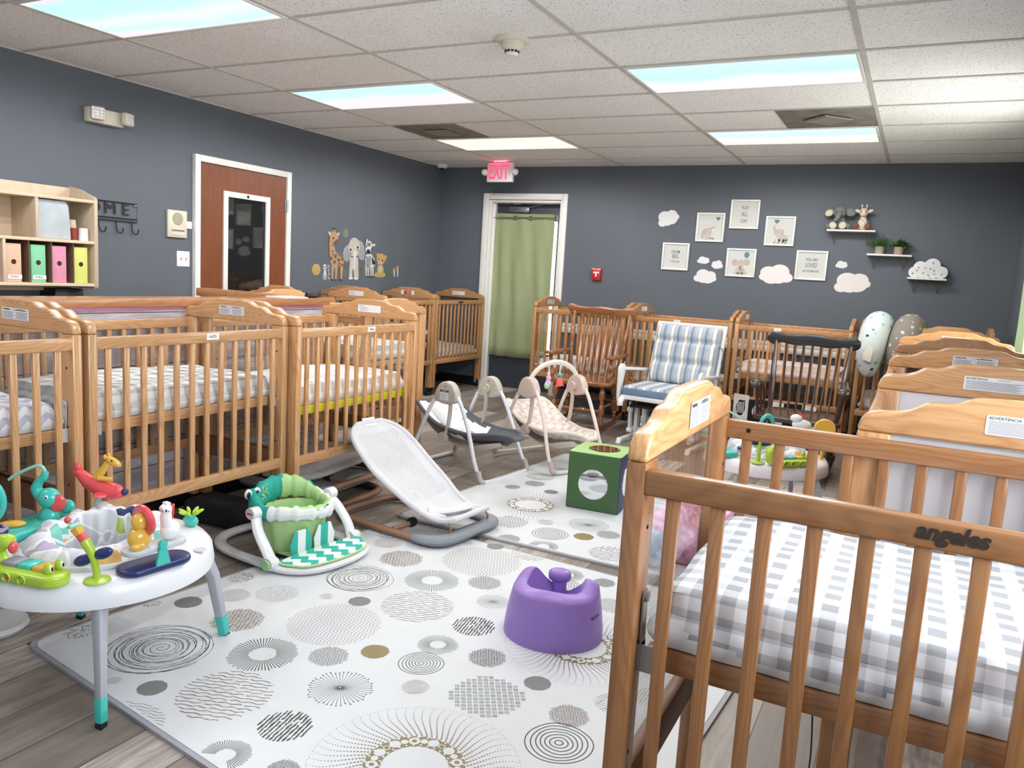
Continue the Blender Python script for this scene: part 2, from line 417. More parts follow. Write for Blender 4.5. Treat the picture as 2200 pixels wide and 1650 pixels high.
# ---- brown door on the left wall
b = MB()
for y in (.675, 1.645): b.box((XL+.012, y, 1.02), (.05, .05, 2.04))
b.box((XL+.012, 1.16, 2.015), (.05, .92, .05))
S('trim_3', b, WHITEP, bevel=.005)
DWOOD = wood('door_veneer', (128, 70, 38), (104, 54, 28), axis='z', rough=.4, coat=.2, freq=12, fine=.3)
b = MB()
y0, y1, zb, zt, a0, a1 = .705, 1.615, .84, 1.80, .925, 1.42
b.box((XL+.012, (y0+a0)/2, .995), (.02, a0-y0, 1.98)); b.box((XL+.012, (a1+y1)/2, .995), (.02, y1-a1, 1.98))
b.box((XL+.012, (a0+a1)/2, (zt+1.985)/2), (.02, a1-a0, 1.985-zt)); b.box((XL+.012, (a0+a1)/2, zb/2+.003), (.02, a1-a0, zb-.006))
door = S('door_1', b, DWOOD, smooth=False)
b = MB()
for y in (a0+.022, a1-.022): b.box((XL+.028, y, (zb+zt)/2), (.018, .044, zt-zb))
for z in (zb+.022, zt-.022): b.box((XL+.028, (a0+a1)/2, z), (.018, a1-a0-.088, .044))
b.build('window_frame', WHITEP, door, bevel=.003)
N = Nodes('dark_wired_glass'); x_, y_, z_ = sepxyz(N)
k = N.math('MAXIMUM', stripe(N, N.math('ADD', y_, z_), .013, .1), stripe(N, N.math('SUBTRACT', y_, z_), .013, .1))
N.set(Base_Color=N.mix(N.math('MULTIPLY', k, .5), lin((14, 16, 18)), lin((60, 58, 54))), Roughness=.03, Coat_Weight=.6)
MB().box((XL+.014, (a0+a1)/2, (zb+zt)/2), (.006, a1-a0-.08, zt-zb-.08)).build('glass', N.m, door, smooth=False)
MB().ell((XL+.040, 1.17, zt-.022), (.004, .012, .012)).build('hook_knob', BLACK, door)
b = MB(); b.lathe([(.001,0),(.036,0),(.038,.012),(.014,.016),(.012,.05),(.026,.055),(.03,.075),(.022,.09),(.001,.092)], (XL+.022, .79, .99), 20, Ry(90))
b.build('door_knob', METAL, door)
for z in (1.75, 1.0, .25): MB().lathe([(.001,-.05),(.008,-.05),(.008,.05),(.001,.05)], (XL+.035, 1.622, z), 10).box((XL+.026, 1.612, z), (.006, .03, .1)).build('hinge', METAL, door)

# ---- exit door in the back wall
b = MB()
for x in (-.337, .612): b.box((x, YB-.012, 1.075), (.065, .03, 2.15))
b.box((.1375, YB-.012, 2.1175), (.884, .03, .065))
for x in (-.292, .567): b.box((x, YB+.1, 1.04), (.026, .2, 2.085))
b.box((.1375, YB+.1, 2.0695), (.833, .2, .026))
for x in (-.268, .543): b.box((x, YB+.07, 1.03), (.022, .03, 2.05))
S('trim_4', b, WHITEP, bevel=.004)
ed = S('door_2', MB().box((.1375, YB+.165, 1.03), (.83, .045, 2.05)), flat('dark_door_paint', (58, 66, 78), .5), bevel=.003)
N = Nodes('daylit_glass'); N.set(Base_Color=(.8,.85,.9,1), Emission_Color=(1,1,.97,1), Emission_Strength=2.2)
MB().box((.17, YB+.141, 1.15), (.61, .004, 1.45)).build('pane', N.m, ed, smooth=False)
MB().box((.02, YB+.115, 1.99), (.24, .04, .06)).build('door_closer', METAL, ed, bevel=.008)
MB().bar((.08, YB+.10, 2.0), (.33, YB+.09, 2.052), .018, .006).bar((-.05, YB+.09, 2.052), (.05, YB+.09, 2.052), .03, .02).build('closer_arm', METAL, ed)
rod = tag(MB().tube([(-.27, YB+.055, 1.895), (.50, YB+.055, 1.905)], .006).box((.505, YB+.075, 1.91), (.03, .04, .05)).build('curtain_rod', METAL), 'thin steel curtain rod across the exit door', 'curtain rod')
GREEN = cloth('sage_curtain', (154, 164, 126), .9, .03, 600)
def curtain(fnxy, n, z0, z1, folds, amp, mat, parent=None):
    b = MB()
    def f(u, v):
        z = z0+(z1-z0)*v; x, y, nx, ny = fnxy(u); a = amp*sin(u*folds*2*pi+1.1*sin(u*5))*(1-.35*v)+.004*sin(u*31+v*9)
        return (x+nx*a, y+ny*a, z+.001*sin(u*folds*2*pi))
    b.grid(f, n, 14); return b.build('curtain', mat, parent, solid=.002)
o = curtain(lambda u: (-.262+.72*u, YB+.085, 0, 1), 110, .36, 1.945, 3.5, .014, GREEN); tag(o, 'sage green curtain hanging over the exit door', 'curtain')
for x in (-.17, -.02, .17, .36): MB().tube([(x+.022*cos(a), YB+.086, 1.897+.022*sin(a)) for a in (2*pi*i/16 for i in range(16))], .005, 6, closed=True).build('grommet', METAL, o)
o = curtain(lambda u: (XR-.035, 2.88-.55*u, 1, 0), 60, .30, 2.2, 5, .018, cloth('mint_curtain', (176, 200, 160), .9, .03)); tag(o, 'pale green curtain at the right wall window beside the far corner', 'curtain')

# ---- ceiling lights
def cover(name, stops, seed):
    N = Nodes(name); P = N.coord('Object'); s = N.n('ShaderNodeSeparateXYZ'); N.l(P, s.inputs[0])
    t = N.math('ADD', N.math('DIVIDE', s.outputs[1], .61), .5)
    t = N.math('ADD', t, N.math('MULTIPLY', N.math('SUBTRACT', N.noise(N.coord(scale=(1,.4,1), loc=(seed,0,0)), 2.2, 3), .5), .55))
    col = N.ramp(t, stops)
    vo = N.n('ShaderNodeTexVoronoi'); N.l(P, vo.inputs['Vector']); vo.inputs['Scale'].default_value = 17
    st = N.math('LESS_THAN', vo.outputs['Distance'], .07)
    col = N.mix(N.math('MULTIPLY', st, .7), col, (1,1,1,1))
    col = N.mix(.30, col, (1,1,1,1))
    N.set(Base_Color=(.02,.02,.02,1), Roughness=.4, Emission_Color=col, Emission_Strength=PANEL); return N.m
A_ = [(.0, (.75,.44,.50,1)), (.28, (.80,.50,.56,1)), (.5, (.34,.66,.72,1)), (.75, (.22,.62,.70,1)), (1., (.42,.72,.78,1))]
G1 = [(0., (.76,.42,.52,1)), (.12, (.20,.62,.64,1)), (.45, (.26,.70,.72,1)), (.62, (.55,.72,.80,1)), (.85, (.30,.62,.66,1)), (1., (.80,.50,.66,1))]
G2 = [(0., (.28,.60,.75,1)), (.40, (.30,.66,.80,1)), (.6, (.66,.56,.76,1)), (.85, (.82,.56,.66,1)), (1., (.80,.50,.60,1))]
G3 = [(0., (.85,.62,.40,1)), (.3, (.86,.72,.46,1)), (.6, (.72,.78,.60,1)), (.85, (.86,.72,.44,1)), (1., (.86,.62,.40,1))]
G4 = [(0., (.36,.76,.78,1)), (.45, (.22,.68,.70,1)), (.65, (.62,.74,.80,1)), (.82, (.86,.66,.68,1)), (1., (.82,.60,.68,1))]
G5 = [(0., (.50,.80,.80,1)), (.42, (.30,.72,.68,1)), (.6, (.70,.72,.62,1)), (.85, (.88,.66,.44,1)), (1., (.80,.66,.60,1))]
LT = [(.61, -.914, G1, 'ceiling light with a teal galaxy cover, nearest at the left wall side'), (.61, .914, G2, 'ceiling light with a blue to pink star cover, second back on the left'),
      (.61, 2.743, G3, 'ceiling light with a yellow cover in front of the exit sign'), (3.048, .914, G4, 'large teal and pink ceiling light on the right, nearer one'),
      (3.048, 2.743, G5, 'teal to orange ceiling light beside the square vent'), (3.048, -.914, G1, 'ceiling light over the foreground crib, above the picture'),
      (.61, -2.743, G2, 'added ceiling light behind the nearest left one, out of the picture')]  # unseen fixture, added to brighten the left floor and ceiling
for i, (x, y, g, lab) in enumerate(LT):
    t = thing('ceiling_light', lab, 'ceiling light', (x, y, H), 0, 'fluorescent ceiling lights with printed covers')
    b = MB()
    for s in (-1, 1): b.box((0, s*.288, -.006), (1.19, .018, .012)); b.box((s*.586, 0, -.006), (.018, .56, .012))
    b.build('frame', WHITEP, t, bevel=.002)
    MB().box((0, 0, -.0045), (1.155, .56, .005)).build('diffuser', cover('light_cover', g, i*1.7), t, smooth=False)
    for px in (-.4, 0, .4):
        for py in (-.15, .15):
            ld = bpy.data.lights.new('tube_glow', 'SPOT'); ld.energy = TUBE; ld.spot_size = radians(176); ld.spot_blend = .35; ld.shadow_soft_size = 0; ld.color = (1, .975, .945)
            lo = bpy.data.objects.new('tube_glow', ld); C.objects.link(lo); lo.parent = t; lo.location = (px, py, -.012)
VG = flat('dusty_vent', (126, 122, 112), .8, var=.25)
for x, y, lab in ((.305, 2.134, 'square dusty grey ceiling vent beside the yellow light'), (3.353, 2.134, 'square grey ceiling vent beside the teal and orange light')):
    t = thing('ceiling_vent', lab, 'vent', (x, y, H), 0, 'square ceiling vents')
    MB().box((0,0,-.004), (.59,.59,.006)).build('plate', VG, t, bevel=.001)
    MB().lathe([(.10,-.008),(.16,-.014),(.15,-.022),(.11,-.016)], (0,0,0), 4, Rz(0 if x > 1 else 45), caps=False).box((0,0,-.014), (.15,.15,.006), Rz(45 if x > 1 else 0)).build('deflector', flat('vent_centre', (140,136,126), .7), t)
CREAM = flat('cream_plastic', (214, 208, 190), .45, var=.03)
t = thing('smoke_detector', 'round cream smoke detector on the ceiling', 'smoke detector', (2.095, .0, H))
MB().lathe([(.001,0),(.088,0),(.09,-.008),(.08,-.016),(.055,-.018)], n=40).build('base', CREAM, t)
MB().lathe([(.056,-.016),(.058,-.04),(.04,-.052),(.038,-.056)], n=36).build('body', CREAM, t)
b = MB().lathe([(.034,-.052),(.034,-.072),(.026,-.08),(.001,-.081)], n=28); b.build('sensor', WHITEP, t)
b = MB()
for i in range(12): a = i*pi/6; b.box((.034*cos(a), .034*sin(a), -.062), (.006, .012, .010), Rz(i*30))
b.build('slots', BLACK, t)
t = thing('security_camera', 'white dome security camera in the ceiling corner', 'camera', (-.84, 3.93, H))
MB().lathe([(.001,0),(.062,0),(.066,-.015),(.05,-.035),(.03,-.042)], n=28).build('housing', WHITE, t)
MB().ell((.008,-.01,-.034), (.028,.028,.024)).build('lens', BLACK, t)
# exit sign
t = thing('exit_sign', 'white exit sign with red letters and two lamp heads', 'exit sign', (.03, 3.70, H), -3)
MB().box((0,0,-.008), (.14,.06,.018)).build('canopy', WHITE, t, bevel=.004)
MB().box((0,0,-.122), (.31,.045,.195)).build('housing', WHITE, t, bevel=.008)
N = Nodes('lit_red'); N.set(Base_Color=(.5,.02,.06,1), Emission_Color=(1,.045,.10,1), Emission_Strength=1.8); LR = N.m
b = MB(); D = Draw(b, lambda u, v, d: (u, -.0235-d, v), .0006); D.text('EXIT', -.01, -.125, .205, 0, sx=.60, bold=.006)
b.build('letters', LR, t, smooth=False)
for s in (-1, 1):
    o = MB().lathe([(.001,.035),(.02,.03),(.032,.01),(.034,-.012),(.001,-.014)], (s*.185, -.02, -.12), 20, Rx(90)).box((s*.162,0,-.12), (.02,.02,.02)).build('lamp_head', WHITE, t)
    MB().lathe([(.001,.001),(.026,0),(.026,-.004),(.001,-.005)], (s*.185, -.036, -.12), 20, Rx(90)).build('lens', METAL, o)
lp = bpy.data.lights.new('exit_glow', 'AREA'); lp.size = .25; lp.size_y = .02; lp.shape = 'RECTANGLE'; lp.energy = .2; lp.color = (1,.05,.12)
lo = bpy.data.objects.new('exit_glow', lp); C.objects.link(lo); lo.parent = t; lo.location = (0, -.03, -.015); lo.rotation_euler = (radians(160), 0, 0)
# emergency light on the left wall
t = thing('emergency_light', 'white twin-head emergency light on the blue wall', 'emergency light', (XL, -.09, 2.155))
MB().box((.03,0,0), (.06,.25,.095)).build('housing', CREAM, t, bevel=.008)
for y, rx in ((-.085, 25), (.135, -10)):
    R = Rz(-20 if y < 0 else 20)
    o = MB().box((.085, y, .008), (.045,.085,.085), R).build('lamp_head', CREAM, t, bevel=.012, seg=3)
    b = MB()
    for i in range(4):
        for j in range(3): b.box(Vector((.085,y,.008))+R @ Vector((.0235, -.026+.026*j, -.028+.019*i)), (.003,.02,.015), R)
    N = Nodes('led_lens'); N.set(Base_Color=(.85,.86,.9,1), Roughness=.1, Metallic=.4); b.build('lens', N.m, o, bevel=.002)
MB().box((.061,-.02,-.048), (.004,.008,.004)).build('indicator', flat('green_dot', (60,220,110)), t)
# thermostat / intercom, light switch, fire alarm pull
t = thing('intercom', 'cream wall intercom with a round speaker beside the brown door', 'intercom', (XL, .50, 1.505))
MB().box((.012,0,0), (.024,.17,.20)).build('housing', CREAM, t, bevel=.006)
b = MB().box((.026,.0,-.055), (.006,.12,.055)); b.cur = 1; b.box((.0295,.0,-.048), (.002,.11,.012)); b.cur = 2; b.lathe([(.001,.003),(.045,.003),(.047,0)], (.024,0,.038), 28, Ry(90))
for i in range(-4, 5): b.box((.0285,0,.038+i*.0095), (.002, 2*sqrt(max(0,.042**2-(i*.0095)**2)), .004))
b.build('face', [CREAM, GREYINK, flat('speaker_mesh', (176,170,150), .6)], t)
MB().box((.006,.115,.0), (.012,.05,.055)).build('side_plate', WHITE, t, bevel=.003)
t = thing('light_switch', 'white double light switch plate left of the brown door', 'light switch', (XL, .565, 1.25))
MB().box((.003,0,0), (.006,.115,.115)).build('plate', WHITE, t, bevel=.002)
for y in (-.023,.023): MB().box((.009,y,0), (.014,.01,.024), Ry(20)).build('toggle', CREAM, t, bevel=.002)
t = thing('fire_alarm_pull', 'red fire alarm pull station on the back wall', 'fire alarm', (1.028, YB, 1.337))
MB().box((0,-.018,0), (.10,.036,.128)).build('housing', RED, t, bevel=.006)
b = MB(); D = Draw(b, lambda u, v, d: (u, -.0365-d, v)); D.text('FIRE ALARM', 0, .05, .019, 0, bold=.0004)
D.poly([(-.032,.008),(.032,.008),(.032,.024),(-.032,.024)], 0); D.poly([(-.008,-.026),(.008,-.026),(.008,.012),(-.008,.012)], 0)
b.build('lettering', WHITE, t, smooth=False)

# ---- half wall with wood cap
def plankmat():
    N = Nodes('whitewashed_planks'); x, y, z = sepxyz(N)
    row = N.math('FLOOR', N.math('DIVIDE', z, .125)); seam = stripe(N, z, .125, .035)
    mp = N.coord(scale=(1, .14, 1)); sp = N.n('ShaderNodeVectorMath', operation='ADD'); N.l(mp, sp.inputs[0])
    cb = N.n('ShaderNodeCombineXYZ'); N.l(N.math('MULTIPLY', row, 3.7), cb.inputs[1]); N.l(cb.outputs[0], sp.inputs[1])
    g = N.noise(sp.outputs[0], 16, 5, .65, .4); g2 = N.noise(sp.outputs[0], 4, 3)
    c = N.ramp(g, [(.3, lin((132, 118, 120))), (.5, lin((182, 172, 178))), (.62, lin((222, 216, 222)))])
    c = N.mix(N.math('MULTIPLY', g2, .5), c, lin((206, 200, 208)))
    c = N.mix(seam, c, lin((92, 80, 80)))
    N.set(Base_Color=c, Roughness=.6); return N.m
PLANK = plankmat(); CAP = wood('cap_wood', (190, 134, 90), (146, 92, 56), axis='y', freq=16)
CAPX = wood('cap_wood_x', (190, 134, 90), (146, 92, 56), axis='x', freq=16)
t = thing('half_wall', 'half wall of whitewashed planks with a brown wood cap behind the left cribs', 'half wall', (.74, 0, 0))
MB().box((0,-1.75,.565), (.10,3.8,.93)).build('plank_panel', PLANK, t, smooth=False)
MB().box((0,-1.75,.05), (.105,3.81,.10)).build('base_strip', BB, t, smooth=False)
MB().box((.053,-1.75,1.022), (.004,3.8,.016)).build('pink_strip', flat('pink_trim', (224, 150, 196)), t, smooth=False)
MB().box((0,-1.75,1.05), (.17,3.86,.04)).build('cap', CAP, t, bevel=.004)
MB().box((-.44,-.03,1.055), (.70,.10,.05)).box((-.44,-.03,.52), (.64,.06,1.03)).build('return_board', CAPX, t, bevel=.004)
tag(MB().lathe([(.001,0),(.036,0),(.04,.012),(.034,.03),(.028,.026),(.001,.022)], (.745,.10,1.07), 24).build('puck', BLACK), 'small round black gadget on the end of the wood cap', 'gadget')
tag(MB().box((.74,-.10,1.0735), (.14,.20,.007)).build('notepad', LABEL), 'flat white notepad lying on the wood cap', 'notepad')
tag(MB().box((.72,-2.0,1.078), (.09,.16,.016)).build('sticky_pad', flat('lime_paper', (186, 226, 96))), 'lime green pad lying on the wood cap below the shelf', 'notepad')
# ================================================================ cribs
CL, CW, CT, ZS = .98, .65, .036, .988         # length, width, panel thickness, shoulder height
def header_prof():
    half = [(0,0),(.001,.012),(.005,.026),(.013,.038),(.024,.045),(.040,.0485),(.062,.050),(.084,.0525),(.103,.059),(.119,.069),(.130,.0755),(.142,.0785),(.158,.079),(.176,.0805),(.192,.085),(.207,.092),(.219,.0975),(.233,.1005),(.265,.1015),(.325,.1025)]
    return [(p[0]-CW/2, ZS+p[1]) for p in half]+[(CW/2-p[0], ZS+p[1]) for p in reversed(half[:-1])]
BRK = {'white': flat('bracket_white', (206, 206, 210), .35, metal=.2), 'yellow': flat('bracket_yellow', (226, 216, 44), .4), 'grey': flat('bracket_grey', (150, 150, 152), .35, metal=.6)}
CAS = flat('caster_black', (20, 20, 22), .35); YEL = flat('yellow_slat', (222, 208, 40), .45)
HOLE = flat('hole_dark', (50, 28, 16), .8)
def warn_label(style):
    b = MB(); hw, hh = .082, .021
    D = Draw(b, lambda u, v, d: (u, d, v), .0)
    D.poly(rrect(2*hw, 2*hh, .004, 3), 0, .0006)
    if style == 'full':
        D.text('WARNING', -.055, .0145, .0085, 1, bold=.0003, d=.001); D.text('Infants can suffocate', -.018, .0147, .0052, 1, d=.001)
        D.text('ADVERTENCIA', .032, .0145, .0085, 1, bold=.0003, d=.001); D.text('Los bebes', .067, .0147, .0045, 1, d=.001)
        for s in (-1, 1):
            cx = s*.041
            for i in range(9): D.poly([(cx-.036, .0075-i*.003),(cx+.036-(i % 4)*.004, .0075-i*.003),(cx+.036-(i % 4)*.004, .0063-i*.003),(cx-.036, .0063-i*.003)], 2, .001)
        D.poly([(-.0005,-.02),(.0005,-.02),(.0005,.02),(-.0005,.02)], 2, .001)
    elif style == 'worn':
        D.text('WARNING', -.058, .0155, .006, 1, d=.001)
        for i in range(5): D.poly([(-.07, .008-i*.005),(-.02+.01*(i % 3), .008-i*.005),(-.02+.01*(i % 3), .0068-i*.005),(-.07, .0068-i*.005)], 2, .001)
    elif style == 'adv':
        D.text('ADVERTENCIA -', -.046, .0145, .0088, 1, bold=.0001, d=.001); D.text('Los bebes pueden', .024, .0155, .005, 1, d=.001)
        for i in range(10): D.poly([(-.077, .0085-i*.0028),(.076-(i % 3)*.008, .0085-i*.0028),(.076-(i % 3)*.008, .0074-i*.0028),(-.077, .0074-i*.0028)], 2, .001)
    elif style == 'red':
        D.poly([(-.045,-.019),(.045,-.019),(.045,.019),(-.045,.019)], 3, .0012); D.text('*', -.03, 0, .03, 0, d=.0016)
        for i in range(3): D.poly([(-.012, .01-i*.008),(.035, .01-i*.008),(.035, .007-i*.008),(-.012, .007-i*.008)], 4, .0016)
    return b
def crib_proto():
    t = thing('crib', 'x', 'crib')
    for s in (-1, 1):
        x = s*(CL-CT)/2
        b = MB().prism(header_prof(), x-CT/2, x+CT/2, 'x')
        h = b.build('headboard', WY, t, bevel=.007, seg=3)
        for w in (-1, 1):
            y = w*(CW/2-.035)
            b = MB().box((x, y, (ZS+.085)/2), (CT, .07, ZS-.085))
            p = b.build('post', WZ, t, bevel=.006, seg=2)
            b = MB()
            for z in (.87, .66, .45, .25): b.lathe([(.001,0),(.0045,0)], (x-s*(CT/2+.0008), y, z), 8, Ry(90))
            b.build('bolt_holes', HOLE, p, smooth=False)
            c = MB(); c.tube([(x,y,.085),(x,y,.05)], .006, 8); c.box((x, y, .06), (.022,.03,.012))
            for q in (-1, 1): c.lathe([(.001,-.009),(.021,-.009),(.024,-.005),(.024,.005),(.021,.009),(.001,.009)], (x+q*.014, y+.010, .0245), 18, Ry(90))
            c.build('caster', CAS, t)
        MB().box((x, 0, .70), (.006, CW-.135, .57)).build('end_panel', ACRY, t, smooth=False)
        MB().box((x, 0, .352), (CT*.8, CW-.14, .085)).build('stretcher', PLY, t, bevel=.003)
    for w in (-1, 1):
        y = w*(CW/2-.014)
        MB().box((0, y, .955), (CL-2*CT+.006, .026, .044)).build('top_rail', WX, t, bevel=.005, seg=3)
        MB().box((0, y, .347), (CL-2*CT+.006, .026, .047)).build('bottom_rail', WX, t, bevel=.003)
        s0 = MB().box((0, y, .651), (.023, .014, .575)).build('slat', WZ, t, bevel=.003)
        xs = [-.407+.074*i for i in range(12)]; s0.location.x = xs[0]
        for x in xs[1:]: o = s0.copy(); C.objects.link(o); o.location.x = x
    return t
def mattress_support(z, brk='white', slatcol=None):
    """frame under the mattress with its four hanging brackets; z is its top"""
    out = []
    b = MB()
    for w in (-1, 1): b.box((0, w*(CW/2-.055), z-.022), (CL-2*CT-.03, .022, .042))
    for s in (-1, 1): b.box((s*(CL/2-CT-.03), 0, z-.022), (.022, CW-.13, .03))
    out.append(b.build('mattress_frame', slatcol or WX, None, bevel=.003))
    b = MB().box((0, 0, z-.012), (CL-2*CT-.04, CW-.14, .008)); out.append(b.build('mattress_board', PLY, None))
    for s in (-1, 1):
        for w in (-1, 1):
            x, y = s*(CL/2-CT-.004), w*(CW/2-.045)
            b = MB(); b.box((x-s*.012, y+w*.006, z-.025), (.04, .003, .05)); b.box((x, y-w*.006, z-.025), (.003, .03, .05))
            b.prism([(y-w*.018, z-.01), (y+w*.006, z-.01), (y+w*.012, z+.085), (y-w*.006, z+.10), (y-w*.012, z+.085)], x-.0015, x+.0015, 'x')
            b.lathe([(.001,-.003),(.010,-.003),(.010,.004),(.001,.006)], (x-s*.003, y+w*.001, z+.088), 12, Ry(90))
            out.append(b.build('bracket', BRK[brk], None))
    return out
_sup = {}
def support(root, z, brk, col):
    k = (z, brk, col)
    if k not in _sup:
        _sup[k] = mattress_support(z, brk, YEL if col else None)
        for o in _sup[k]: o.parent = root
        return
    for o in _sup[k]: c = o.copy(); C.objects.link(c); c.parent = root
_lab = {}
def labels(root, style, faces):
    """faces: (which end, direction the labelled face looks along the crib)"""
    for s, dr in faces:
        k = (style, s, dr)
        x = s*(CL-CT)/2+dr*(CT/2+.0006)
        if k not in _lab:
            b = warn_label(style); m = MB()
            for v in b.v: m.v.append((x+dr*v[1], dr*v[0], ZS+.048+v[2]))
            m.f = b.f; m.m = b.m
            _lab[k] = m.build('warning_label', [LABEL, INK, GREYINK, RED, WHITE], root, smooth=False)
        else: c = _lab[k].copy(); C.objects.link(c); c.parent = root
# mattress
def mattress_mesh(seed, h=.10, tuck=False):
    L, W = .885, .575; r = random.Random(seed); ph = [r.uniform(0, 6) for _ in range(6)]
    b = MB(); nx, ny = 46, 30
    def top(u, v):
        x, y = (u-.5)*2, (v-.5)*2; e = (1-abs(x)**14)*(1-abs(y)**11); e = max(0, e)**.35
        w = .004*sin(9*u+4*v+ph[0])+.003*sin(17*v-6*u+ph[1])+.002*sin(31*u+ph[2])*sin(13*v+ph[3])
        k = 1-.05*(1-e)
        return (x*L/2*k, y*W/2*k, h*(.55+.45*e)+w*e)
    b.grid(top, nx, ny)
    ring = [(i/nx, 0) for i in range(nx)]+[(1, j/ny) for j in range(ny)]+[(1-i/nx, 1) for i in range(nx)]+[(0, 1-j/ny) for j in range(ny)]
    def side(i, t):
        u, v = ring[i % len(ring)]; x, y = (u-.5)*2, (v-.5)*2; bul = .05*(sin(t*pi))
        w = .002*sin(i*.9+ph[4])+.0015*sin(i*2.3+ph[5]); k = .95+bul
        q = 1+w*2
        return (x*L/2*k*q, y*W/2*k*q, h*.55*(1-t)+.0)
    n = len(ring); b.grid(lambda u, v: side(int(round(u*n)), v), n, 6, True)
    b.add([side(i, 1) for i in range(n)], [tuple(range(n-1, -1, -1))])
    return b
SH = {
 'gingham': gingham('gingham_sheet', (222, 222, 222), (160, 160, 158), .072),
 'gingham_z': gingham('gingham_sheet_fine', (218, 217, 222), (156, 156, 160), .052),
 'chevron': chevron('chevron_sheet', (220, 221, 228), (178, 180, 196), .07, .035),
 'arrows': doodle('arrow_print_sheet', (222, 222, 222), [(60,60,64),(210,140,140),(120,124,128)], 16, .16, .45, True),
 'white': cloth('white_sheet', (222, 223, 224), .9, .02),
 'pink': doodle('pink_sheet', (240, 220, 214), [(70,150,110),(240,232,226)], 9, .14, .2),
 'dots': doodle('dotted_sheet', (206, 202, 196), [(240,240,238)], 46, .24, .9),
 'whiteprint': doodle('animal_print_sheet', (232, 230, 224), [(120,124,110),(96,96,92),(186,140,110)], 12, .2, .35, True),
 'stars': doodle('wavy_print_sheet', (236, 236, 234), [(84,104,92),(110,120,116)], 26, .18, .5, True),
 'beige': cloth('beige_sheet', (214, 204, 188), .9, .05),
 'plank': None,
}
N = Nodes('pale_plank_sheet'); x_, y_, z_ = sepxyz(N); g = N.noise(N.coord(scale=(.12,1,1)), 30, 4, .6)
k = stripe(N, y_, .09, .05)
N.set(Base_Color=N.mix(k, N.ramp(g, [(.35, lin((178,196,204))), (.6, lin((236,242,244)))]), lin((150,164,172))), Roughness=.85); SH['plank'] = N.m
_proto = crib_proto(); _first = [True]
def tree_of():
    t = {}
    for x in bpy.data.objects:
        if x.parent: t.setdefault(x.parent.name, []).append(x)
    return t
PT = tree_of()
def crib(label, loc, rz, tone=(1,1,1), sup=.665, sheet='white', slab='', brk='white', yel=False, lab='full', lsides=((-1, -1), (1, -1)), group='wooden cribs', name_tag=None, mlen=.10, endw=None, sx=1):
    if _first[0]: r = _proto; _first[0] = False
    else: r = dup(_proto, None, PT)
    support(r, sup, brk, yel)
    if lab: labels(r, lab, lsides)
    r.location = (loc[0], loc[1], 0); r.rotation_euler = (0, 0, radians(rz)); tag(r, label, 'crib', group)
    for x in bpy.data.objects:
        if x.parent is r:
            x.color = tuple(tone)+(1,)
            if endw and x.name.startswith('end_panel'):
                x.material_slots[0].link = 'OBJECT'; x.material_slots[0].material = endw; x['label'] = 'white end panel'
    if name_tag:
        b = MB(); D = Draw(b, lambda u, v, d: (name_tag[1]+u, -CW/2-d+.0005, .955+v), 0)
        b.box((name_tag[1], -CW/2, .958), (.062,.002,.026)); (D.text(name_tag[0], 0, .003, .017, 1, sx=.8, d=.0022) if name_tag[0] else D.line([(-.020+.004*i, .003+.004*(-1)**i) for i in range(10)], .0012, 1, d=.0022))
        b.build('name_card', [LABEL, INK], r, smooth=False)
    m = mattress_mesh(hash(label) % 1000 if False else int(abs(loc[0]*37+loc[1]*91)*10) % 997, mlen).build('crib_mattress', SH[sheet], smooth=True, ang=60)
    if slab.endswith('foreground crib'):
        m.data.materials.append(SH['white'])
        for p in m.data.polygons:
            c = p.center
            if c.y < -.27 and c.z < .034+.014*sin(c.x*9): p.material_index = 1
    m.location = (loc[0], loc[1], sup+.001); m.rotation_euler = (0, 0, radians(rz))
    tag(m, slab, 'mattress', 'crib mattresses')
    r.scale.x = sx; m.scale.x = sx
    return r
HL = CL/2
# left row: A, B, C with their fronts towards +x
XF = 1.478
crib('wooden crib at the left edge with chevron sheet and full warning label', (XF-CW/2-.01, -1.860-HL), 90, sup=.655, sheet='chevron', slab='mattress with grey and white chevron sheet in the leftmost crib', lab='full', lsides=((-1, -1), (1, -1)))
crib('wooden crib with a handwritten name card on its top rail and gingham sheet, left row', (XF-CW/2, -.865-HL), 90, sup=.665, sheet='gingham', slab='mattress with grey gingham sheet in the crib with the handwritten name card', name_tag=('HAZEL', .055), lsides=((-1, -1), (1, -1)))
crib('wooden crib with yellow mattress frame, end of the left row', (XF-CW/2+.045, -.855+HL), 90, (1.04,1.02,.98), sup=.60, sheet='arrows', slab='mattress with thin arrow print sheet over the yellow frame', brk='yellow', yel=True, lab='worn', name_tag=('Adrian', .06), lsides=((-1, -1), (1, -1)))
crib('pale wooden crib set crossways behind the end of the left row', (1.12-HL, .155+CW/2), 180, (1.12,1.10,1.04), sup=.70, sheet='white', slab='plain white mattress in the crib set crossways behind the left row', lab=None)
crib('pine crib behind the half wall with a torn label on its headboard', (-.05-CW/2, .98+HL), 90, (1.14,1.08,1.0), sheet='white', slab='white mattress in the crib behind the half wall', lab='worn')
crib('wooden crib with red sticker on its headboard by the left wall', (-.28-CW/2, 3.068-HL), 90, (.88,.84,.78), sup=.62, sheet='stars', slab='rolled up white mattress in the crib with the red sticker', lab='red', lsides=((1, -1),))
crib('wooden crib in the far left corner beside the exit door', (-.28-CW/2, 3.095+HL-.012), 90, (.86,.80,.72), sup=.375, sheet='stars', slab='low mattress with wavy print in the far left corner crib', lab='worn', lsides=((1, -1),), name_tag=None)
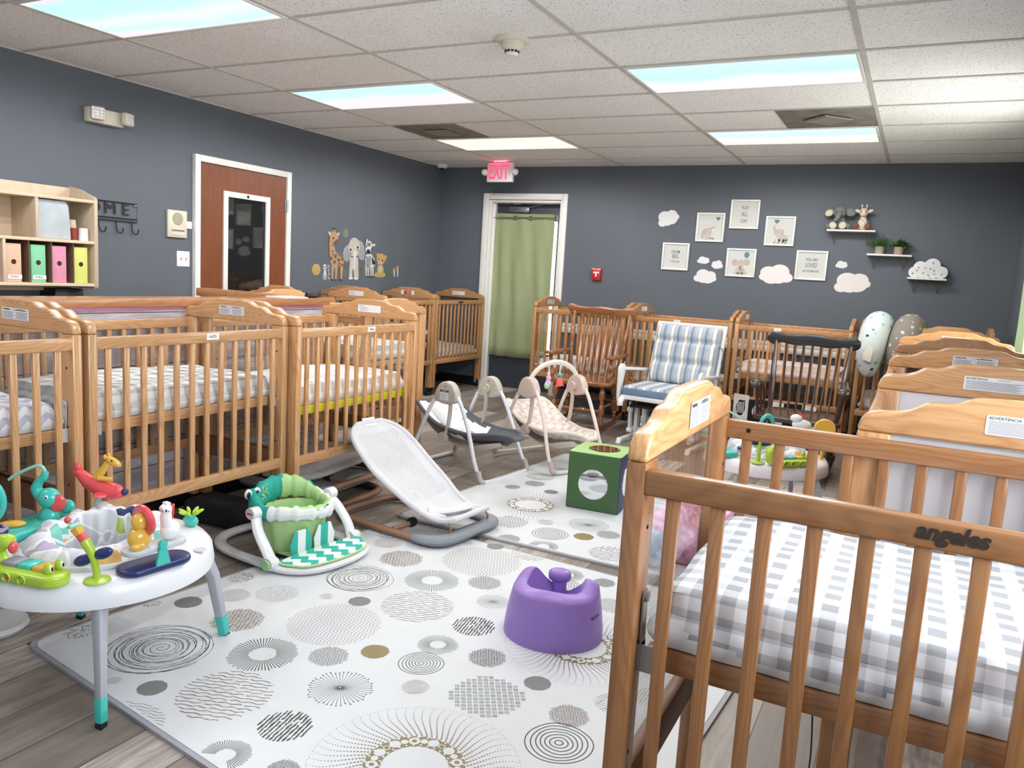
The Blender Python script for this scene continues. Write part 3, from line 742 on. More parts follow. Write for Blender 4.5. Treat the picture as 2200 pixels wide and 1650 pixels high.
# back wall row, fronts towards -y
YF = 3.2+CW/2
for i, (x0, lab_, tone, sup, sh, sl, l2, nt) in enumerate((
  (.748, 'wooden crib on the back wall right of the exit door, behind the wooden rocker', (.86,.78,.66), .40, 'whiteprint', 'low mattress with animal print sheet behind the wooden rocker', 'full', None),
  (1.712, 'wooden crib on the back wall behind the white glider', (.86,.78,.66), .375, 'beige', 'low beige mattress in the crib behind the white glider', 'worn', ('', -.02)),
  (2.665, 'wooden crib on the back wall behind the black rocker', (.92,.84,.74), .56, 'pink', 'pale pink mattress in the crib behind the black rocker', 'worn', ('', -.12)),
  (3.64, 'wooden crib in the far right corner under the nursing pillows', (.90,.82,.72), .38, 'dots', 'low mattress with dotted sheet under the nursing pillows', 'full', None))):
    L_ = .93
    crib(lab_, (x0+HL*.95, YF+.015*(i % 2)), 0, tone, sx=.95, sup=sup, sheet=sh, slab=sl, lab=l2, lsides=((-1, 1), (1, 1)), name_tag=nt)
# right wall column, ends towards -y
WEP = flat('white_end_panel', (214, 210, 214), .35, coat=.3, var=.02)
XC = 3.947+CW/2
for i, (y0, lab_, tone, sh, sl, l2, ew) in enumerate((
  (-1.69, 'wooden crib with white end panel right behind the foreground crib', (1.0,.96,.90), 'white', 'white mattress in the crib with the white end panel', 'adv', WEP),
  (-.722, 'wooden crib in the right column, second from the front, full warning label', (1.06,1.0,.94), 'plank', 'mattress with pale plank print, second crib of the right column', 'full', None),
  (.246, 'greyish unvarnished crib in the right column', (.66,.62,.60), 'whiteprint', 'mattress with grey print in the greyish crib', None, None),
  (1.214, 'yellowish crib in the right column with a blank label', (1.08,1.02,.86), 'plank', 'pale mattress in the yellowish crib', 'worn', None),
  (2.182, 'last crib of the right column with a name sticker, before the back wall', (1.0,.92,.78), 'white', 'white mattress in the last crib of the right column', 'full', None))):
    crib(lab_, (XC, y0+HL*.98), 90, tone, sx=.982, sup=.655, sheet=sh, slab=sl, lab=l2, endw=ew)
# foreground crib
ZX, ZY = 3.632+HL, -2.342+CW/2
z = crib('large foreground crib at the right edge with the maker name on its rail', (ZX, ZY), 0, (.52,.41,.32), sup=.655, sheet='gingham_z', slab='mattress with rumpled grey gingham sheet in the foreground crib', brk='grey', lab=None, mlen=.115)  # wood tone darkened: shade of the backlit near side put into the colour
LGO = flat('logo_dark', (40, 26, 18), .7)
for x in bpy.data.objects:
    if x.parent is z and x.name.startswith('headboard'): x.color = (1.02, .98, .90, 1)  # paler pine headboards, also kept light as their faces catch the light
b = MB(); D = Draw(b, lambda u, v, d: (u, -CW/2-d, .955+v), .0008)
D.text('angeles', 0, .004, .034, 0, sx=.92, shear=.25, bold=.0013)
lg = b.build('maker_logo', LGO, z, smooth=False); lg.location.x = -.005
# label on the inner face of its left headboard, grain visible
b = MB(); w0 = warn_label('full')
b.v = [(-CL/2+CT+.0012+v[1], v[0]*.95+.01, ZS+.046+v[2]*1.25) for v in w0.v]; b.f = w0.f; b.m = w0.m
b.build('warning_label', [LABEL, INK, GREYINK, RED, WHITE], z, smooth=False)
b = MB()
for x, y in ((-HL+CT+.05, CW/2-.0275), ): b.lathe([(.001,-.002),(.0055,-.002),(.0055,.0),(.001,.001)], (x, y, .957), 14, Rx(90))
b.build('screw', flat('dark_screw', (40,34,30), .4, metal=.6), z)
# small maker names on two far cribs are too small to model beyond the letters
for r in bpy.data.objects:
    if r.get('label', '').startswith(('wooden crib on the back wall right of', 'wooden crib in the far left corner')):
        o = lg.copy(); C.objects.link(o); o.parent = r; o.location.x = -.02
# strap hanging under the foreground crib
b = MB().tube(smooth_path([(3.93,-1.80,.62),(3.935,-1.83,.55),(3.92,-1.86,.50),(3.935,-1.87,.42),(3.945,-1.88,.30),(3.94,-1.87,.2)], 6), .007, 6, flat=.25)
tag(b.build('black_strap', BLACK), 'black strap hanging below the foreground crib mattress', 'strap')
# ================================================================ play mats
MATW = flat('mat_white', (212, 215, 219), .55, coat=.0, var=.015); MEDGE = flat('mat_edge_grey', (158, 158, 166), .5)
PD = [flat('print_'+n, c, .5, var=.1) for n, c in (('charcoal', (58,62,56)), ('grey', (122,124,124)), ('brown', (130,112,98)), ('gold', (136,120,76)), ('mauve', (146,138,144)), ('green', (104,116,104)))]
CH, GR, BR, GO, MA, GN = 2, 3, 4, 5, 6, 7
def pat(D, kind, cx, cy, R, mi, r, rot=0):
    rr = lambda a: r.uniform(-a, a)
    inside = lambda p: hypot(p[0]-cx, p[1]-cy) <= R
    def chords(n, wav, wd, ang, gap=.0, brk=0):
        ca, sa = cos(radians(ang)), sin(radians(ang)); st = 2*R/n
        for i in range(n):
            v = -R+st*(i+.5); h = sqrt(max(0, R*R-v*v)); m = max(3, int(2*h/.008)); pts = []; ph = r.uniform(0, 6)*(1 if brk else 0)
            for k in range(m+1):
                u = -h+2*h*k/m; vv = v+wav*sin(u*2*pi/.045+ph)+(rr(.0012) if brk else 0)
                pts.append((cx+u*ca-vv*sa, cy+u*sa+vv*ca))
            if brk:
                k = 0
                while k < m:
                    e = min(m, k+r.randint(6, 22))
                    if e-k > 1: D.line(pts[k:e+1], [wd*r.uniform(.5, 1.3) for _ in pts[k:e+1]], mi)
                    k = e+(1 if r.random() < .6 else 0)
            else: D.line(pts, wd, mi)
    if kind == 'scrib':
        for t in range(9):
            f = .25+.75*(t+1)/9; ox, oy = cx+rr(R*.05), cy+rr(R*.05); a0 = r.uniform(0, 6)
            ex, ey = r.uniform(.92, 1.0), r.uniform(.92, 1.0)
            D.line([(ox+R*f*ex*(1+.03*sin(3*a+a0)+rr(.006))*cos(a+a0), oy+R*f*ey*(1+.03*cos(2*a)+rr(.006))*sin(a+a0)) for a in (2*pi*k/90 for k in range(0, 91))], [R*.012*r.uniform(.4, 1.4) for _ in range(91)], mi)
        n = 420; turns = 8
        D.line([(cx+R*.95*(k/n)*(1+rr(.012))*cos(2*pi*turns*k/n), cy+R*.95*(k/n)*(1+rr(.012))*sin(2*pi*turns*k/n)) for k in range(1, n+1)], [R*.013*r.uniform(.4, 1.4) for _ in range(n)], mi)
    elif kind == 'spiral':
        n = 260; turns = 6
        D.line([(cx+R*(k/n)*(1+.04*sin(k*.07))*cos(2*pi*turns*k/n), cy+R*(k/n)*sin(2*pi*turns*k/n)) for k in range(8, n+1)], R*.035, mi)
    elif kind == 'rings':
        for t in range(7):
            f = .12+.88*t/6; D.line([(cx+R*f*(1+.03*sin(2*a+t))*cos(a), cy+R*f*(1+.03*cos(3*a+t))*sin(a)) for a in (2*pi*k/48 for k in range(48))], R*.035, mi, closed=True)
    elif kind == 'burst':
        n = 62
        for k in range(n):
            a = 2*pi*k/n; r0 = R*.40*(1+rr(.06)); r1 = R*(1+rr(.04))
            D.line([(cx+r0*cos(a), cy+r0*sin(a)), (cx+r1*cos(a), cy+r1*sin(a))], [R*.018, R*.030], mi)
    elif kind == 'dand':
        n = 44
        for k in range(n):
            a = 2*pi*k/n; r1 = R*(.93+rr(.06))
            D.line([(cx+R*.06*cos(a), cy+R*.06*sin(a)), (cx+r1*cos(a), cy+r1*sin(a))], [R*.008, R*.016], mi)
            D.ell(cx+r1*cos(a), cy+r1*sin(a), R*.026, R*.026, mi, n=8, d=.0008)
        D.ell(cx, cy, R*.06, R*.06, mi, n=12, d=.0010); D.ell(cx, cy, R*.03, R*.03, 0, n=10, d=.0014)
    elif kind in ('waves', 'fine'):
        chords(int(R/(.0085 if kind == 'waves' else .0065)), .0028, .0036 if kind == 'waves' else .0022, rot, brk=0 if kind == 'fine' else 1)
    elif kind == 'diag': chords(int(R/.0055), .0006, .0058, rot, brk=1)
    elif kind == 'thin': chords(int(R/.0048), .0008, .0022, rot, brk=1)
    elif kind == 'solid':
        D.poly([(cx+R*(1+rr(.04))*cos(a), cy+R*(1+rr(.04))*sin(a)) for a in (2*pi*k/40 for k in range(40))], mi)
    elif kind == 'pebble':
        s = R/6.2
        j = -8
        while j <= 8:
            for i in range(-8, 9):
                x = i*s+(s/2 if j % 2 else 0)+rr(s*.12); y = j*s*.87+rr(s*.12)
                if hypot(x, y) < R-s*.35:
                    q = s*.46*r.uniform(.8, 1.1); D.line([(cx+x+q*cos(a), cy+y+q*sin(a)) for a in (2*pi*k/8 for k in range(8))], s*.16, mi, closed=True)
            j += 1
    elif kind == 'sprinkle':
        for i in range(150):
            q = R*sqrt(r.random()); a = r.uniform(0, 2*pi); x, y = cx+q*cos(a), cy+q*sin(a); t = r.choice((0, pi/2, pi/4, -pi/4))+rr(.3); l = R*.055
            D.line([(x-l*cos(t), y-l*sin(t)), (x+l*cos(t), y+l*sin(t))], R*.034, mi)
    elif kind == 'weave':
        s = R/6.5
        for i in range(-7, 8):
            for j in range(-7, 8):
                x, y = i*s, j*s
                if hypot(x, y) > R*.97: continue
                for k in (-1, 0, 1):
                    o = k*s*.26
                    p, q = ((x-s*.42, y+o), (x+s*.42, y+o)) if (i+j) % 2 else ((x+o, y-s*.42), (x+o, y+s*.42))
                    c_, s_ = cos(radians(rot+32)), sin(radians(rot+32)); g = lambda w: (cx+w[0]*c_-w[1]*s_, cy+w[0]*s_+w[1]*c_)
                    D.line([g(p), g(q)], s*.09, mi)
    elif kind == 'medal':
        ri = R*.30
        n = 62
        for k in range(n):
            a = 2*pi*k/n; sw = .16
            for m in range(17):
                f = m/16; q = R*(.50+.49*f); aa = a+sw*sin(f*2.2); sz = R*.0135*(1-.62*f)
                D.ell(cx+q*cos(aa), cy+q*sin(aa), sz, sz*.8, BR, rot=degrees_(aa), n=7)
        for k in range(150): a = 2*pi*k/150; D.ell(cx+R*cos(a), cy+R*sin(a), R*.005, R*.005, BR, n=6)
        m = 26
        for k in range(m):
            a = 2*pi*k/m; q = R*.40; z_ = R*.085; D.ell(cx+q*cos(a), cy+q*sin(a), z_, z_, GO, n=16, d=.0004+.00002*k)
        for k in range(m):
            a = 2*pi*k/m; q = R*.40; D.ell(cx+q*cos(a), cy+q*sin(a), R*.046*(1.25 if k % 2 else .8), R*.046*(1.25 if k % 2 else .8), 0, n=14, d=.0012)
            if k % 3 == 0: D.ell(cx+q*cos(a), cy+q*sin(a), R*.026, R*.026, GO, n=10, d=.0016)
        for k in range(60): a = 2*pi*k/60; q = R*(.335 if k % 2 else .46); D.ell(cx+q*cos(a), cy+q*sin(a), R*.013, R*.013, 0, n=8, d=.0014)
def degrees_(a): return a*180/pi
def playmat(label, corners, circles, seed):
    """corners: the four floor points; circles: kind, x, y, r, ink, rot"""
    r = random.Random(seed); b = MB(); P = [Vector((x, y)) for x, y in corners]
    cen = sum(P, Vector((0, 0)))/4; out = []
    for i in range(4):
        p = P[i]; a = (P[i-1]-p).normalized(); c = (P[(i+1) % 4]-p).normalized(); q = .07
        for k in range(7):
            t = k/6; out.append(p+a*q*(1-t)**2+c*q*t*t)
    def ins(x, y, m=.012):
        for i in range(4):
            a, c = P[i], P[(i+1) % 4]; e = (c-a).normalized()
            if (e.x*(y-a.y)-e.y*(x-a.x)) < m: return False
        return True
    shrink = lambda f: [cen+(p-cen)*f for p in out]
    b.cur = 1; b.prism([tuple(p) for p in out], 0.0005, .011, 'z')
    b.cur = 0; b.prism([tuple(p) for p in shrink(.984)], .0008, .0125, 'z')
    D = Draw(b, lambda u, v, d: (u, v, .0125+d), .0004, ok=lambda x, y: ins(x, y, .02))
    # fold lines and faint embossing
    for t in (.33, .66):
        a = P[0].lerp(P[1], t); c = P[3].lerp(P[2], t); D.line([tuple(a), tuple(c)], .004, 1, d=.0002)
        a = P[0].lerp(P[3], t); c = P[1].lerp(P[2], t); D.line([tuple(a), tuple(c)], .004, 1, d=.0002)
    for kd, x, y, R, mi, rot in circles:
        if kd in ('solid', 'medal', 'dand') and not ins(x, y, R*.5): continue
        pat(D, kd, x, y, R, mi, r, rot)
    o = b.build('play_mat', [MATW, MEDGE]+PD, smooth=False)
    return tag(o, label, 'play mat', 'white play mats with round prints')
M1 = [
 ('scrib', 1.982, -1.949, 0.173, CH, 0),
 ('sprinkle', 1.670, -2.024, 0.049, CH, 0),
 ('spiral', 2.037, -2.158, 0.021, BR, 0),
 ('solid', 2.163, -2.125, 0.042, GR, 0),
 ('fine', 2.248, -2.323, 0.137, MA, 20),
 ('waves', 2.364, -2.034, 0.136, BR, 20),
 ('burst', 2.276, -1.798, 0.110, CH, 0),
 ('pebble', 2.024, -1.669, 0.095, BR, 0),
 ('solid', 1.771, -1.666, 0.049, GR, 0),
 ('sprinkle', 1.674, -1.749, 0.032, CH, 0),
 ('rings', 1.857, -1.528, 0.056, BR, 0),
 ('sprinkle', 1.748, -1.393, 0.051, CH, 0),
 ('thin', 1.973, -1.423, 0.080, MA, 100),
 ('scrib', 2.131, -1.121, 0.141, CH, 0),
 ('pebble', 2.460, -1.691, 0.068, GR, 0),
 ('fine', 2.320, -1.499, 0.165, MA, 100),
 ('dand', 2.618, -1.822, 0.101, CH, 0),
 ('diag', 2.620, -2.057, 0.074, CH, 100),
 ('burst', 2.586, -2.236, 0.065, CH, 0),
 ('pebble', 2.752, -2.204, 0.044, CH, 0),
 ('medal', 3.024, -2.015, 0.278, GO, 0),
 ('solid', 2.565, -1.581, 0.047, GO, 0),
 ('rings', 2.736, -1.560, 0.073, CH, 0),
 ('rings', 2.804, -1.691, 0.040, BR, 0),
 ('solid', 2.274, -1.299, 0.042, GR, 0),
 ('spiral', 2.142, -1.335, 0.028, MA, 0),
 ('waves', 2.478, -1.206, 0.138, BR, 20),
 ('pebble', 2.141, -0.841, 0.099, BR, 0),
 ('burst', 2.386, -0.966, 0.112, GN, 0),
 ('fine', 2.444, -0.657, 0.174, BR, 100),
 ('pebble', 2.576, -0.859, 0.072, GR, 0),
 ('dand', 2.696, -1.004, 0.065, GN, 0),
 ('diag', 2.741, -1.229, 0.077, CH, 100),
 ('burst', 2.711, -1.422, 0.069, GN, 0),
 ('pebble', 2.897, -1.406, 0.066, CH, 0),
 ('weave', 3.013, -1.613, 0.118, CH, 0),
 ('solid', 3.110, -1.460, 0.043, GR, 0),
 ('medal', 3.132, -1.146, 0.270, GO, 0),
 ('pebble', 3.268, -1.575, 0.062, BR, 0),
 ('rings', 3.298, -1.713, 0.094, CH, 0),
 ('thin', 3.357, -1.439, 0.058, GR, 60),
 ('burst', 2.827, -0.570, 0.069, GN, 0),
 ('pebble', 2.991, -0.559, 0.049, CH, 0),
 ('rings', 2.850, -0.696, 0.082, CH, 0),
 ('weave', 3.101, -0.760, 0.070, GN, 0),
 ('waves', 2.582, -0.439, 0.088, BR, 60),
 ('thin', 2.283, -0.381, 0.062, CH, 60),
 ('solid', 2.403, -0.452, 0.041, GR, 0),
 ('spiral', 2.271, -0.489, 0.027, MA, 0),
 ('thin', 2.116, -0.613, 0.096, MA, 100),
 ('sprinkle', 1.912, -0.606, 0.069, CH, 0),
 ('rings', 1.975, -0.713, 0.064, BR, 0),
 ('thin', 3.447, -1.342, 0.059, GR, 90),
 ('burst', 3.460, -1.619, 0.054, GR, 0),
 ('solid', 3.401, -1.091, 0.041, GR, 0),
]
M2 = [
 ('medal', 2.237, 0.261, 0.278, GO, 0),
 ('weave', 2.285, -0.084, 0.099, GN, 0),
 ('spiral', 2.441, 0.029, 0.043, BR, 0),
 ('dand', 2.641, 0.126, 0.109, GN, 0),
 ('rings', 2.537, -0.126, 0.089, CH, 0),
 ('solid', 2.691, -0.061, 0.051, GO, 0),
 ('burst', 2.586, -0.306, 0.071, GN, 0),
 ('pebble', 2.402, -0.315, 0.060, GN, 0),
 ('pebble', 2.783, 0.044, 0.064, GR, 0),
 ('waves', 2.886, -0.212, 0.099, CH, 60),
 ('solid', 2.221, 0.571, 0.043, GR, 0),
 ('pebble', 2.061, 0.676, 0.066, BR, 0),
 ('pebble', 1.987, 0.519, 0.050, GN, 0),
 ('scrib', 2.014, 0.850, 0.093, GN, 0),
 ('rings', 2.050, 1.097, 0.055, GR, 0),
 ('thin', 3.051, -0.089, 0.094, MA, 100),
 ('dand', 3.374, 0.039, 0.093, GR, 0),
 ('medal', 3.087, 0.453, 0.213, GO, 0),
]
M1C = [(1.595,-2.165),(3.57,-2.42),(3.70,-.475),(1.80,-.405)]
M2C = [(1.745,-.36),(3.80,-.335),(3.75,1.62),(1.86,1.60)]
playmat('white play mat with printed circles in the foreground, under the purple seat', M1C, M1, 3)
playmat('white play mat with printed circles under the green mirror cube', M2C, M2, 5)
# ================================================================ activity tables
TEAL = flat('teal_plastic', (62, 190, 178), .3, coat=.4); LIME = flat('lime_plastic', (172, 204, 62), .3, coat=.4); NAVY = flat('navy_plastic', (30, 44, 100), .35, coat=.2)
YELP = flat('mustard_plastic', (226, 176, 70), .25, coat=.5); REDP = flat('coral_plastic', (222, 78, 84), .25, coat=.5); MINT = flat('mint_plastic', (150, 214, 196), .35, coat=.3)
LGREY = flat('light_grey_plastic', (196, 198, 204), .4, coat=.1, var=.02); LILAC = flat('lilac_plastic', (170, 150, 196), .35); SILV = flat('mirror', (225, 228, 230), .02, metal=1, var=0)
LEGG = flat('leg_grey', (176, 178, 188), .45, var=.02); TWH = flat('tray_white', (232, 232, 238), .28, coat=.2, var=.01)
PATCH = doodle('patchwork_fabric', (200, 198, 204), [(214,70,96),(240,178,92),(96,188,176),(32,44,96),(176,204,72),(180,160,190)], 9, .40, .42)
N = Nodes('faceted_fabric')
vo = N.n('ShaderNodeTexVoronoi'); N.l(N.coord(), vo.inputs['Vector']); vo.inputs['Scale'].default_value = 15; vo.inputs['Randomness'].default_value = .75
ve = N.n('ShaderNodeTexVoronoi', feature='DISTANCE_TO_EDGE'); N.l(N.coord(), ve.inputs['Vector']); ve.inputs['Scale'].default_value = 15; ve.inputs['Randomness'].default_value = .75
sp = N.n('ShaderNodeSeparateColor'); N.l(vo.outputs['Color'], sp.inputs[0])
cr = N.n('ShaderNodeValToRGB'); cr.color_ramp.interpolation = 'CONSTANT'; e = cr.color_ramp.elements
cs = [(0,(200,199,207)),(.40,(216,216,222)),(.76,(206,76,100)),(.805,(206,204,214)),(.84,(228,182,112)),(.885,(132,202,190)),(.925,(52,62,108)),(.95,(182,204,110)),(.975,(184,172,200))]
while len(e) < len(cs): e.new(.5)
for i, (p, c) in enumerate(cs): e[i].position = p; e[i].color = lin(c)
N.l(sp.outputs[0], cr.inputs[0]); k = N.math('LESS_THAN', ve.outputs['Distance'], .055)
N.set(Base_Color=N.mix(k, cr.outputs[0], lin((236,236,240))), Roughness=.85); N.bump(N.noise(N.coord(), 16, 3), .4, .01); PATCH = N.m
def blob(pts, r, m, name, parent, n=12, k=5): return MB().tube(smooth_path(pts, k), r, n).build(name, m, parent)
def croc(parent, R=Matrix.Identity(3), o=(0,0,0)):
    """lime crocodile keyboard, x along its body"""
    O = Vector(o); b = MB(); b.X = Matrix.Translation(O) @ R.to_4x4()
    b.prism(rrect(.235, .085, .04, 6), 0, .032, 'z'); c = b.build('crocodile_keyboard', LIME, parent, bevel=.008, seg=3)
    def P(mb, nm, m, **k): mb_ = mb; return mb_.build(nm, m, c, **k)
    def T(): q = MB(); q.X = Matrix.Translation(O) @ R.to_4x4(); return q
    q = T().tube(smooth_path([(-.115,.01,.02),(-.13,.012,.06),(-.105,.012,.085),(-.07,.012,.092)], 5), [.03,.029,.028,.027,.026,.026,.026,.025,.024,.024,.023,.022,.021,.02,.018,.012], 12); P(q, 'tail', LIME)
    q = T().ell((-.068,.012,.076), (.012,.014,.018)); P(q, 'tongue', REDP)
    for i, m in enumerate((flat('key_grey', (150,146,160), .4), TEAL, YELP)): P(T().box((-.060+.052*i, .012, .037), (.048,.05,.014)), 'key', m, bevel=.004)
    for s in (-1, 1):
        P(T().ell((.075, .006+s*.018, .045), (.012,.010,.017)), 'eye', LIME); P(T().ell((.083, .006+s*.018, .047), (.006,.006,.010)), 'eyeball', WHITE); P(T().ell((.088, .006+s*.018, .047), (.003,.003,.006)), 'pupil', BLACK)
    for i, x in enumerate((-.075, -.03, .02)):
        P(T().lathe([(.001,-.002),(.012,0),(.014,.004),(.013,.008)], (x,-.041,.017), 16, Rx(90), caps=False), 'button_ring', LIME); P(T().ell((x,-.043,.017), (.007,.003,.008)), 'button', REDP if i < 2 else LIME)
    return c
def elephant(parent, o, s=1, rz=0):
    X = Matrix.Translation(Vector(o)) @ Rz(rz).to_4x4() @ Matrix.Scale(s, 4)
    def T(): q = MB(); q.X = X; return q
    e = T().ell((0,0,.035), (.042,.036,.05)).ell((.0,0,.115), (.046,.040,.042)).tube(smooth_path([(-.03,0,.12),(-.05,0,.15),(-.035,0,.185),(-.018,0,.20),(-.012,0,.222)], 5), [.026,.025,.024,.023,.022,.021,.02,.019,.018,.017,.016,.016,.015,.015,.015,.015,.014,.014,.014,.013,.012], 12).build('elephant', TEAL, parent)
    T().ell((.040,-.012,.100), (.032,.010,.036), Rz(20)).build('ear_pad', REDP, e)
    T().ell((.058,.024,.075), (.034,.016,.03), Ry(-20)).build('leaf', TEAL, e)
    T().ell((.012,-.038,.128), (.007,.004,.009)).build('eye', WHITE, e); T().ell((.013,-.041,.127), (.0035,.003,.005)).build('pupil', NAVY, e)
    T().tube(smooth_path([(-.012,0,.222),(-.03,.0,.245),(-.07,-.0,.235),(-.135,-.0,.20),(-.16,0,.18)], 6), .0065, 8).build('arm', MINT, e)
    return e
def mirror(parent, o, s=1, rz=0):
    X = Matrix.Translation(Vector(o)) @ Rz(rz).to_4x4() @ Matrix.Scale(s, 4); q = MB(); q.X = X
    q.tube([(.062*cos(a)*.8, 0, .062*sin(a)) for a in (2*pi*i/28 for i in range(28))], .011, 10, closed=True)
    f = q.build('hanging_mirror', TEAL, parent); q = MB(); q.X = X; q.lathe([(.001,-.003),(.052,-.003),(.052,.003),(.001,.003)], n=24, R=Rx(90), sx=.8); q.build('mirror', SILV, f)
def activity(label, group, loc, rz, full=True):
    t = thing('activity_table', label, 'activity table', loc, rz, group)
    R0, Zt, Zb = .41, .388, .318
    K = .805
    b = MB(); b.X = Matrix.Diagonal((K, K, 1, 1)); b.lathe([(.265,Zt-.035),(.265,Zt-.004),(.272,Zt),(.36,Zt+.002),(.388,Zt-.004),(.402,Zt-.018),(.410,Zb+.01),(.408,Zb),(.398,Zb),(.392,Zt-.03),(.30,Zt-.035),(.265,Zt-.035)], n=80, caps=False)
    top = b.build('table_ring', TWH, t, ang=50)
    if full:
        b = MB(); b.X = Matrix.Diagonal((K, K, 1, 1)); D = Draw(b, lambda u, v, d: ((.4085+d)*sin(u/.41+0), -(.4085+d)*cos(u/.41), v), .0008)
        D.ell(-.058, .355, .020, .016, 0); b2 = MB(); b2.X = Matrix.Diagonal((K, K, 1, 1)); D2 = Draw(b2, lambda u, v, d: ((.4085+d)*sin(u/.41), -(.4085+d)*cos(u/.41), v), .0016); D2.text('Fisher-Price', -.058, .355, .011, 0, bold=.0006)
        b2.build('logo', REDP, t, smooth=False)
    for i in range(4):
        a = radians((-35, 62, 155, 245)[i]); c, s = cos(a), sin(a)
        P = lambda r, z: (r*c, r*s, z)
        o = MB().tube([P(.268,.36), P(.300,.31), P(.335,.23), P(.362,.08)], [.034,.029,.024,.0205], 4, flat=.8, up=(-s, c, 0)).build('leg', LEGG, t, bevel=.004)
        MB().tube([P(.3615,.082), P(.374,.014)], [.022,.021], 4, flat=.82, up=(-s, c, 0)).build('foot_cap', TEAL, o, bevel=.004)
        MB().tube([P(.3735,.016), P(.3745,.0125 if loc[2] > .01 else .0)], [.019,.019], 4, flat=.8, up=(-s, c, 0)).build('foot_pad', BLACK, o)
    # fabric seat: a puffy ring around a sunken cone
    r = random.Random(4)
    def seat(u, v):
        a = 2*pi*u; w = .007*sin(11*a+2*v)+.005*sin(23*a+3)
        if v < .55: q = v/.55; rad = .258-.10*q+.012*sin(q*pi); z = Zt-.015+.072*sin(q*pi*.62)**.8
        else: q = (v-.55)/.45; rad = .158-.03*q; z = Zt-.015+.072*sin(.62*pi)**.8-.18*q**1.4
        rad *= K
        return ((rad+w)*cos(a), (rad+w)*sin(a), z+w*.6+(.02*cos(a-1.9) if v < .8 else 0))
    MB().grid(seat, 110, 22, True).add([(.13*cos(2*pi*i/30), .13*sin(2*pi*i/30), Zt-.20) for i in range(30)], [tuple(range(30))]) if False else None
    sb = MB().grid(seat, 110, 22, True); sb.add([(.128*K*cos(2*pi*i/30), .128*K*sin(2*pi*i/30), Zt-.115) for i in range(30)], [tuple(range(30))])
    sb.build('fabric_seat', PATCH, t, ang=80)
    MB().tube([(.262*K*cos(2*pi*i/60), .262*K*sin(2*pi*i/60), Zt+.002) for i in range(60)], .012, 8, closed=True).build('seat_ring', LGREY, t)
    pr = lambda d, rr_, z=Zt: (rr_*.84*cos(radians(d)), rr_*.84*sin(radians(d)), z)
    return t, pr, Zt
def toys_full(t, pr, Zt):
    # crocodile on the front left, flower spinner, see-saw, elephant, plane, butterfly
    croc(t, Rz(12), pr(-71, .338, Zt+.001))
    # dragonfly stalk
    o = Vector(pr(-36, .345, Zt)); LL = Vector((-.89, -.456, 0)); UP = Vector((0, 0, 1)); g = lambda l, u: o+LL*l+UP*u
    s = MB().lathe([(.001,.010),(.018,.008),(.033,.004),(.036,0)], o, 24, caps=False).tube(smooth_path([g(0,0),g(.004,.035),(g(.014,.075)),g(.034,.112)], 5), [.014,.011,.010,.0095,.0095,.0095,.0095,.010,.0105,.011,.0115,.012,.013,.014,.0145,.014], 12).build('dragonfly_stalk', LIME, t)
    MB().tube([g(.031,.108), g(.047,.130)], [.0135,.0125], 12).build('coral_joint', REDP, s)
    MB().tube([g(.046,.129), g(.057,.147)], [.015,.018], 6).build('yellow_joint', YELP, s)
    MB().box(g(.062,.156)+Vector((.012,-.008,0)), (.016,.034,.010), Rz(10) @ Ry(-25)).box(g(.072,.158)+Vector((-.012,.008,0)), (.016,.034,.010), Rz(60) @ Ry(20)).build('mint_joint', MINT, s, bevel=.003)
    MB().ell(g(.078,.166), (.009,.009,.010)).build('head', REDP, s)
    for k in (-1, 1): MB().ell(g(.010-k*.028, .066+k*.012), (.028,.012,.016), Rz(27) @ Ry(-24)).build('wing', NAVY, s)
    # see-saw with lion and zebra on a navy plate
    X = Matrix.Translation(Vector(pr(-4, .325, Zt))) @ Rz(84).to_4x4()
    def T(): q = MB(); q.X = X; return q
    pl = T().prism(rrect(.215, .10, .048, 6), 0, .020, 'z').build('see_saw_plate', NAVY, t, bevel=.008, seg=3)
    bd = T().prism(rrect(.19, .068, .032, 6), .055, .070, 'z'); b = bd.build('see_saw_board', LGREY, t, bevel=.005)
    T().prism([(-.022,.018),(.022,.018),(.008,.078),(-.008,.078)], -.046, -.038, 'y').lathe([(.001,0),(.012,0),(.012,.012),(.001,.012)], (0,-.036,.078), 14, Rx(90)).build('see_saw_hinge', TEAL, pl)
    li = T().ell((-.045,0,.098), (.034,.026,.032)).ell((-.043,0,.145), (.026,.022,.026)).ell((-.060,-.018,.080), (.022,.012,.012)).build('lion', YELP, t)
    T().lathe([(.022,-.009),(.041,-.010),(.046,-.004),(.046,.004),(.041,.010),(.022,.009)], (-.030,0,.147), 22, Ry(80)).build('mane', REDP, li)
    zb = T().ell((.050,0,.098), (.030,.023,.030)).tube(smooth_path([(.045,0,.10),(.037,0,.135),(.037,0,.163),(.024,0,.160)], 5), [.020,.02,.019,.018,.017,.016,.016,.015,.015,.016,.018,.018,.016,.015,.014,.012], 12).box((.039,0,.178), (.014,.02,.012)).build('zebra', WHITE, t)
    T().box((.057,0,.150), (.006,.010,.05), Ry(8)).build('zebra_mane', REDP, zb, bevel=.002); T().ell((.028,-.015,.164), (.003,.002,.004)).build('eye', BLACK, zb)
    # teal board with elephant, fish and flower rings
    pl = MB(); pl.X = Matrix.Translation(Vector(pr(-165, .325, Zt))) @ Rz(105).to_4x4(); pl.prism(rrect(.30, .11, .05, 6), 0, .03, 'z'); pl = pl.build('teal_tray', TEAL, t, bevel=.008, seg=3)
    el = elephant(t, pr(178, .315, Zt+.005), .80, 27)
    f = pr(-159, .345, Zt+.03)
    MB().ell((f[0],f[1],f[2]+.008), (.038,.020,.012), Rz(50)).ell((f[0]-.03,f[1]-.036,f[2]+.008), (.016,.02,.010)).build('fish_slider', YELP, t)
    f = pr(-139, .335, Zt+.03)
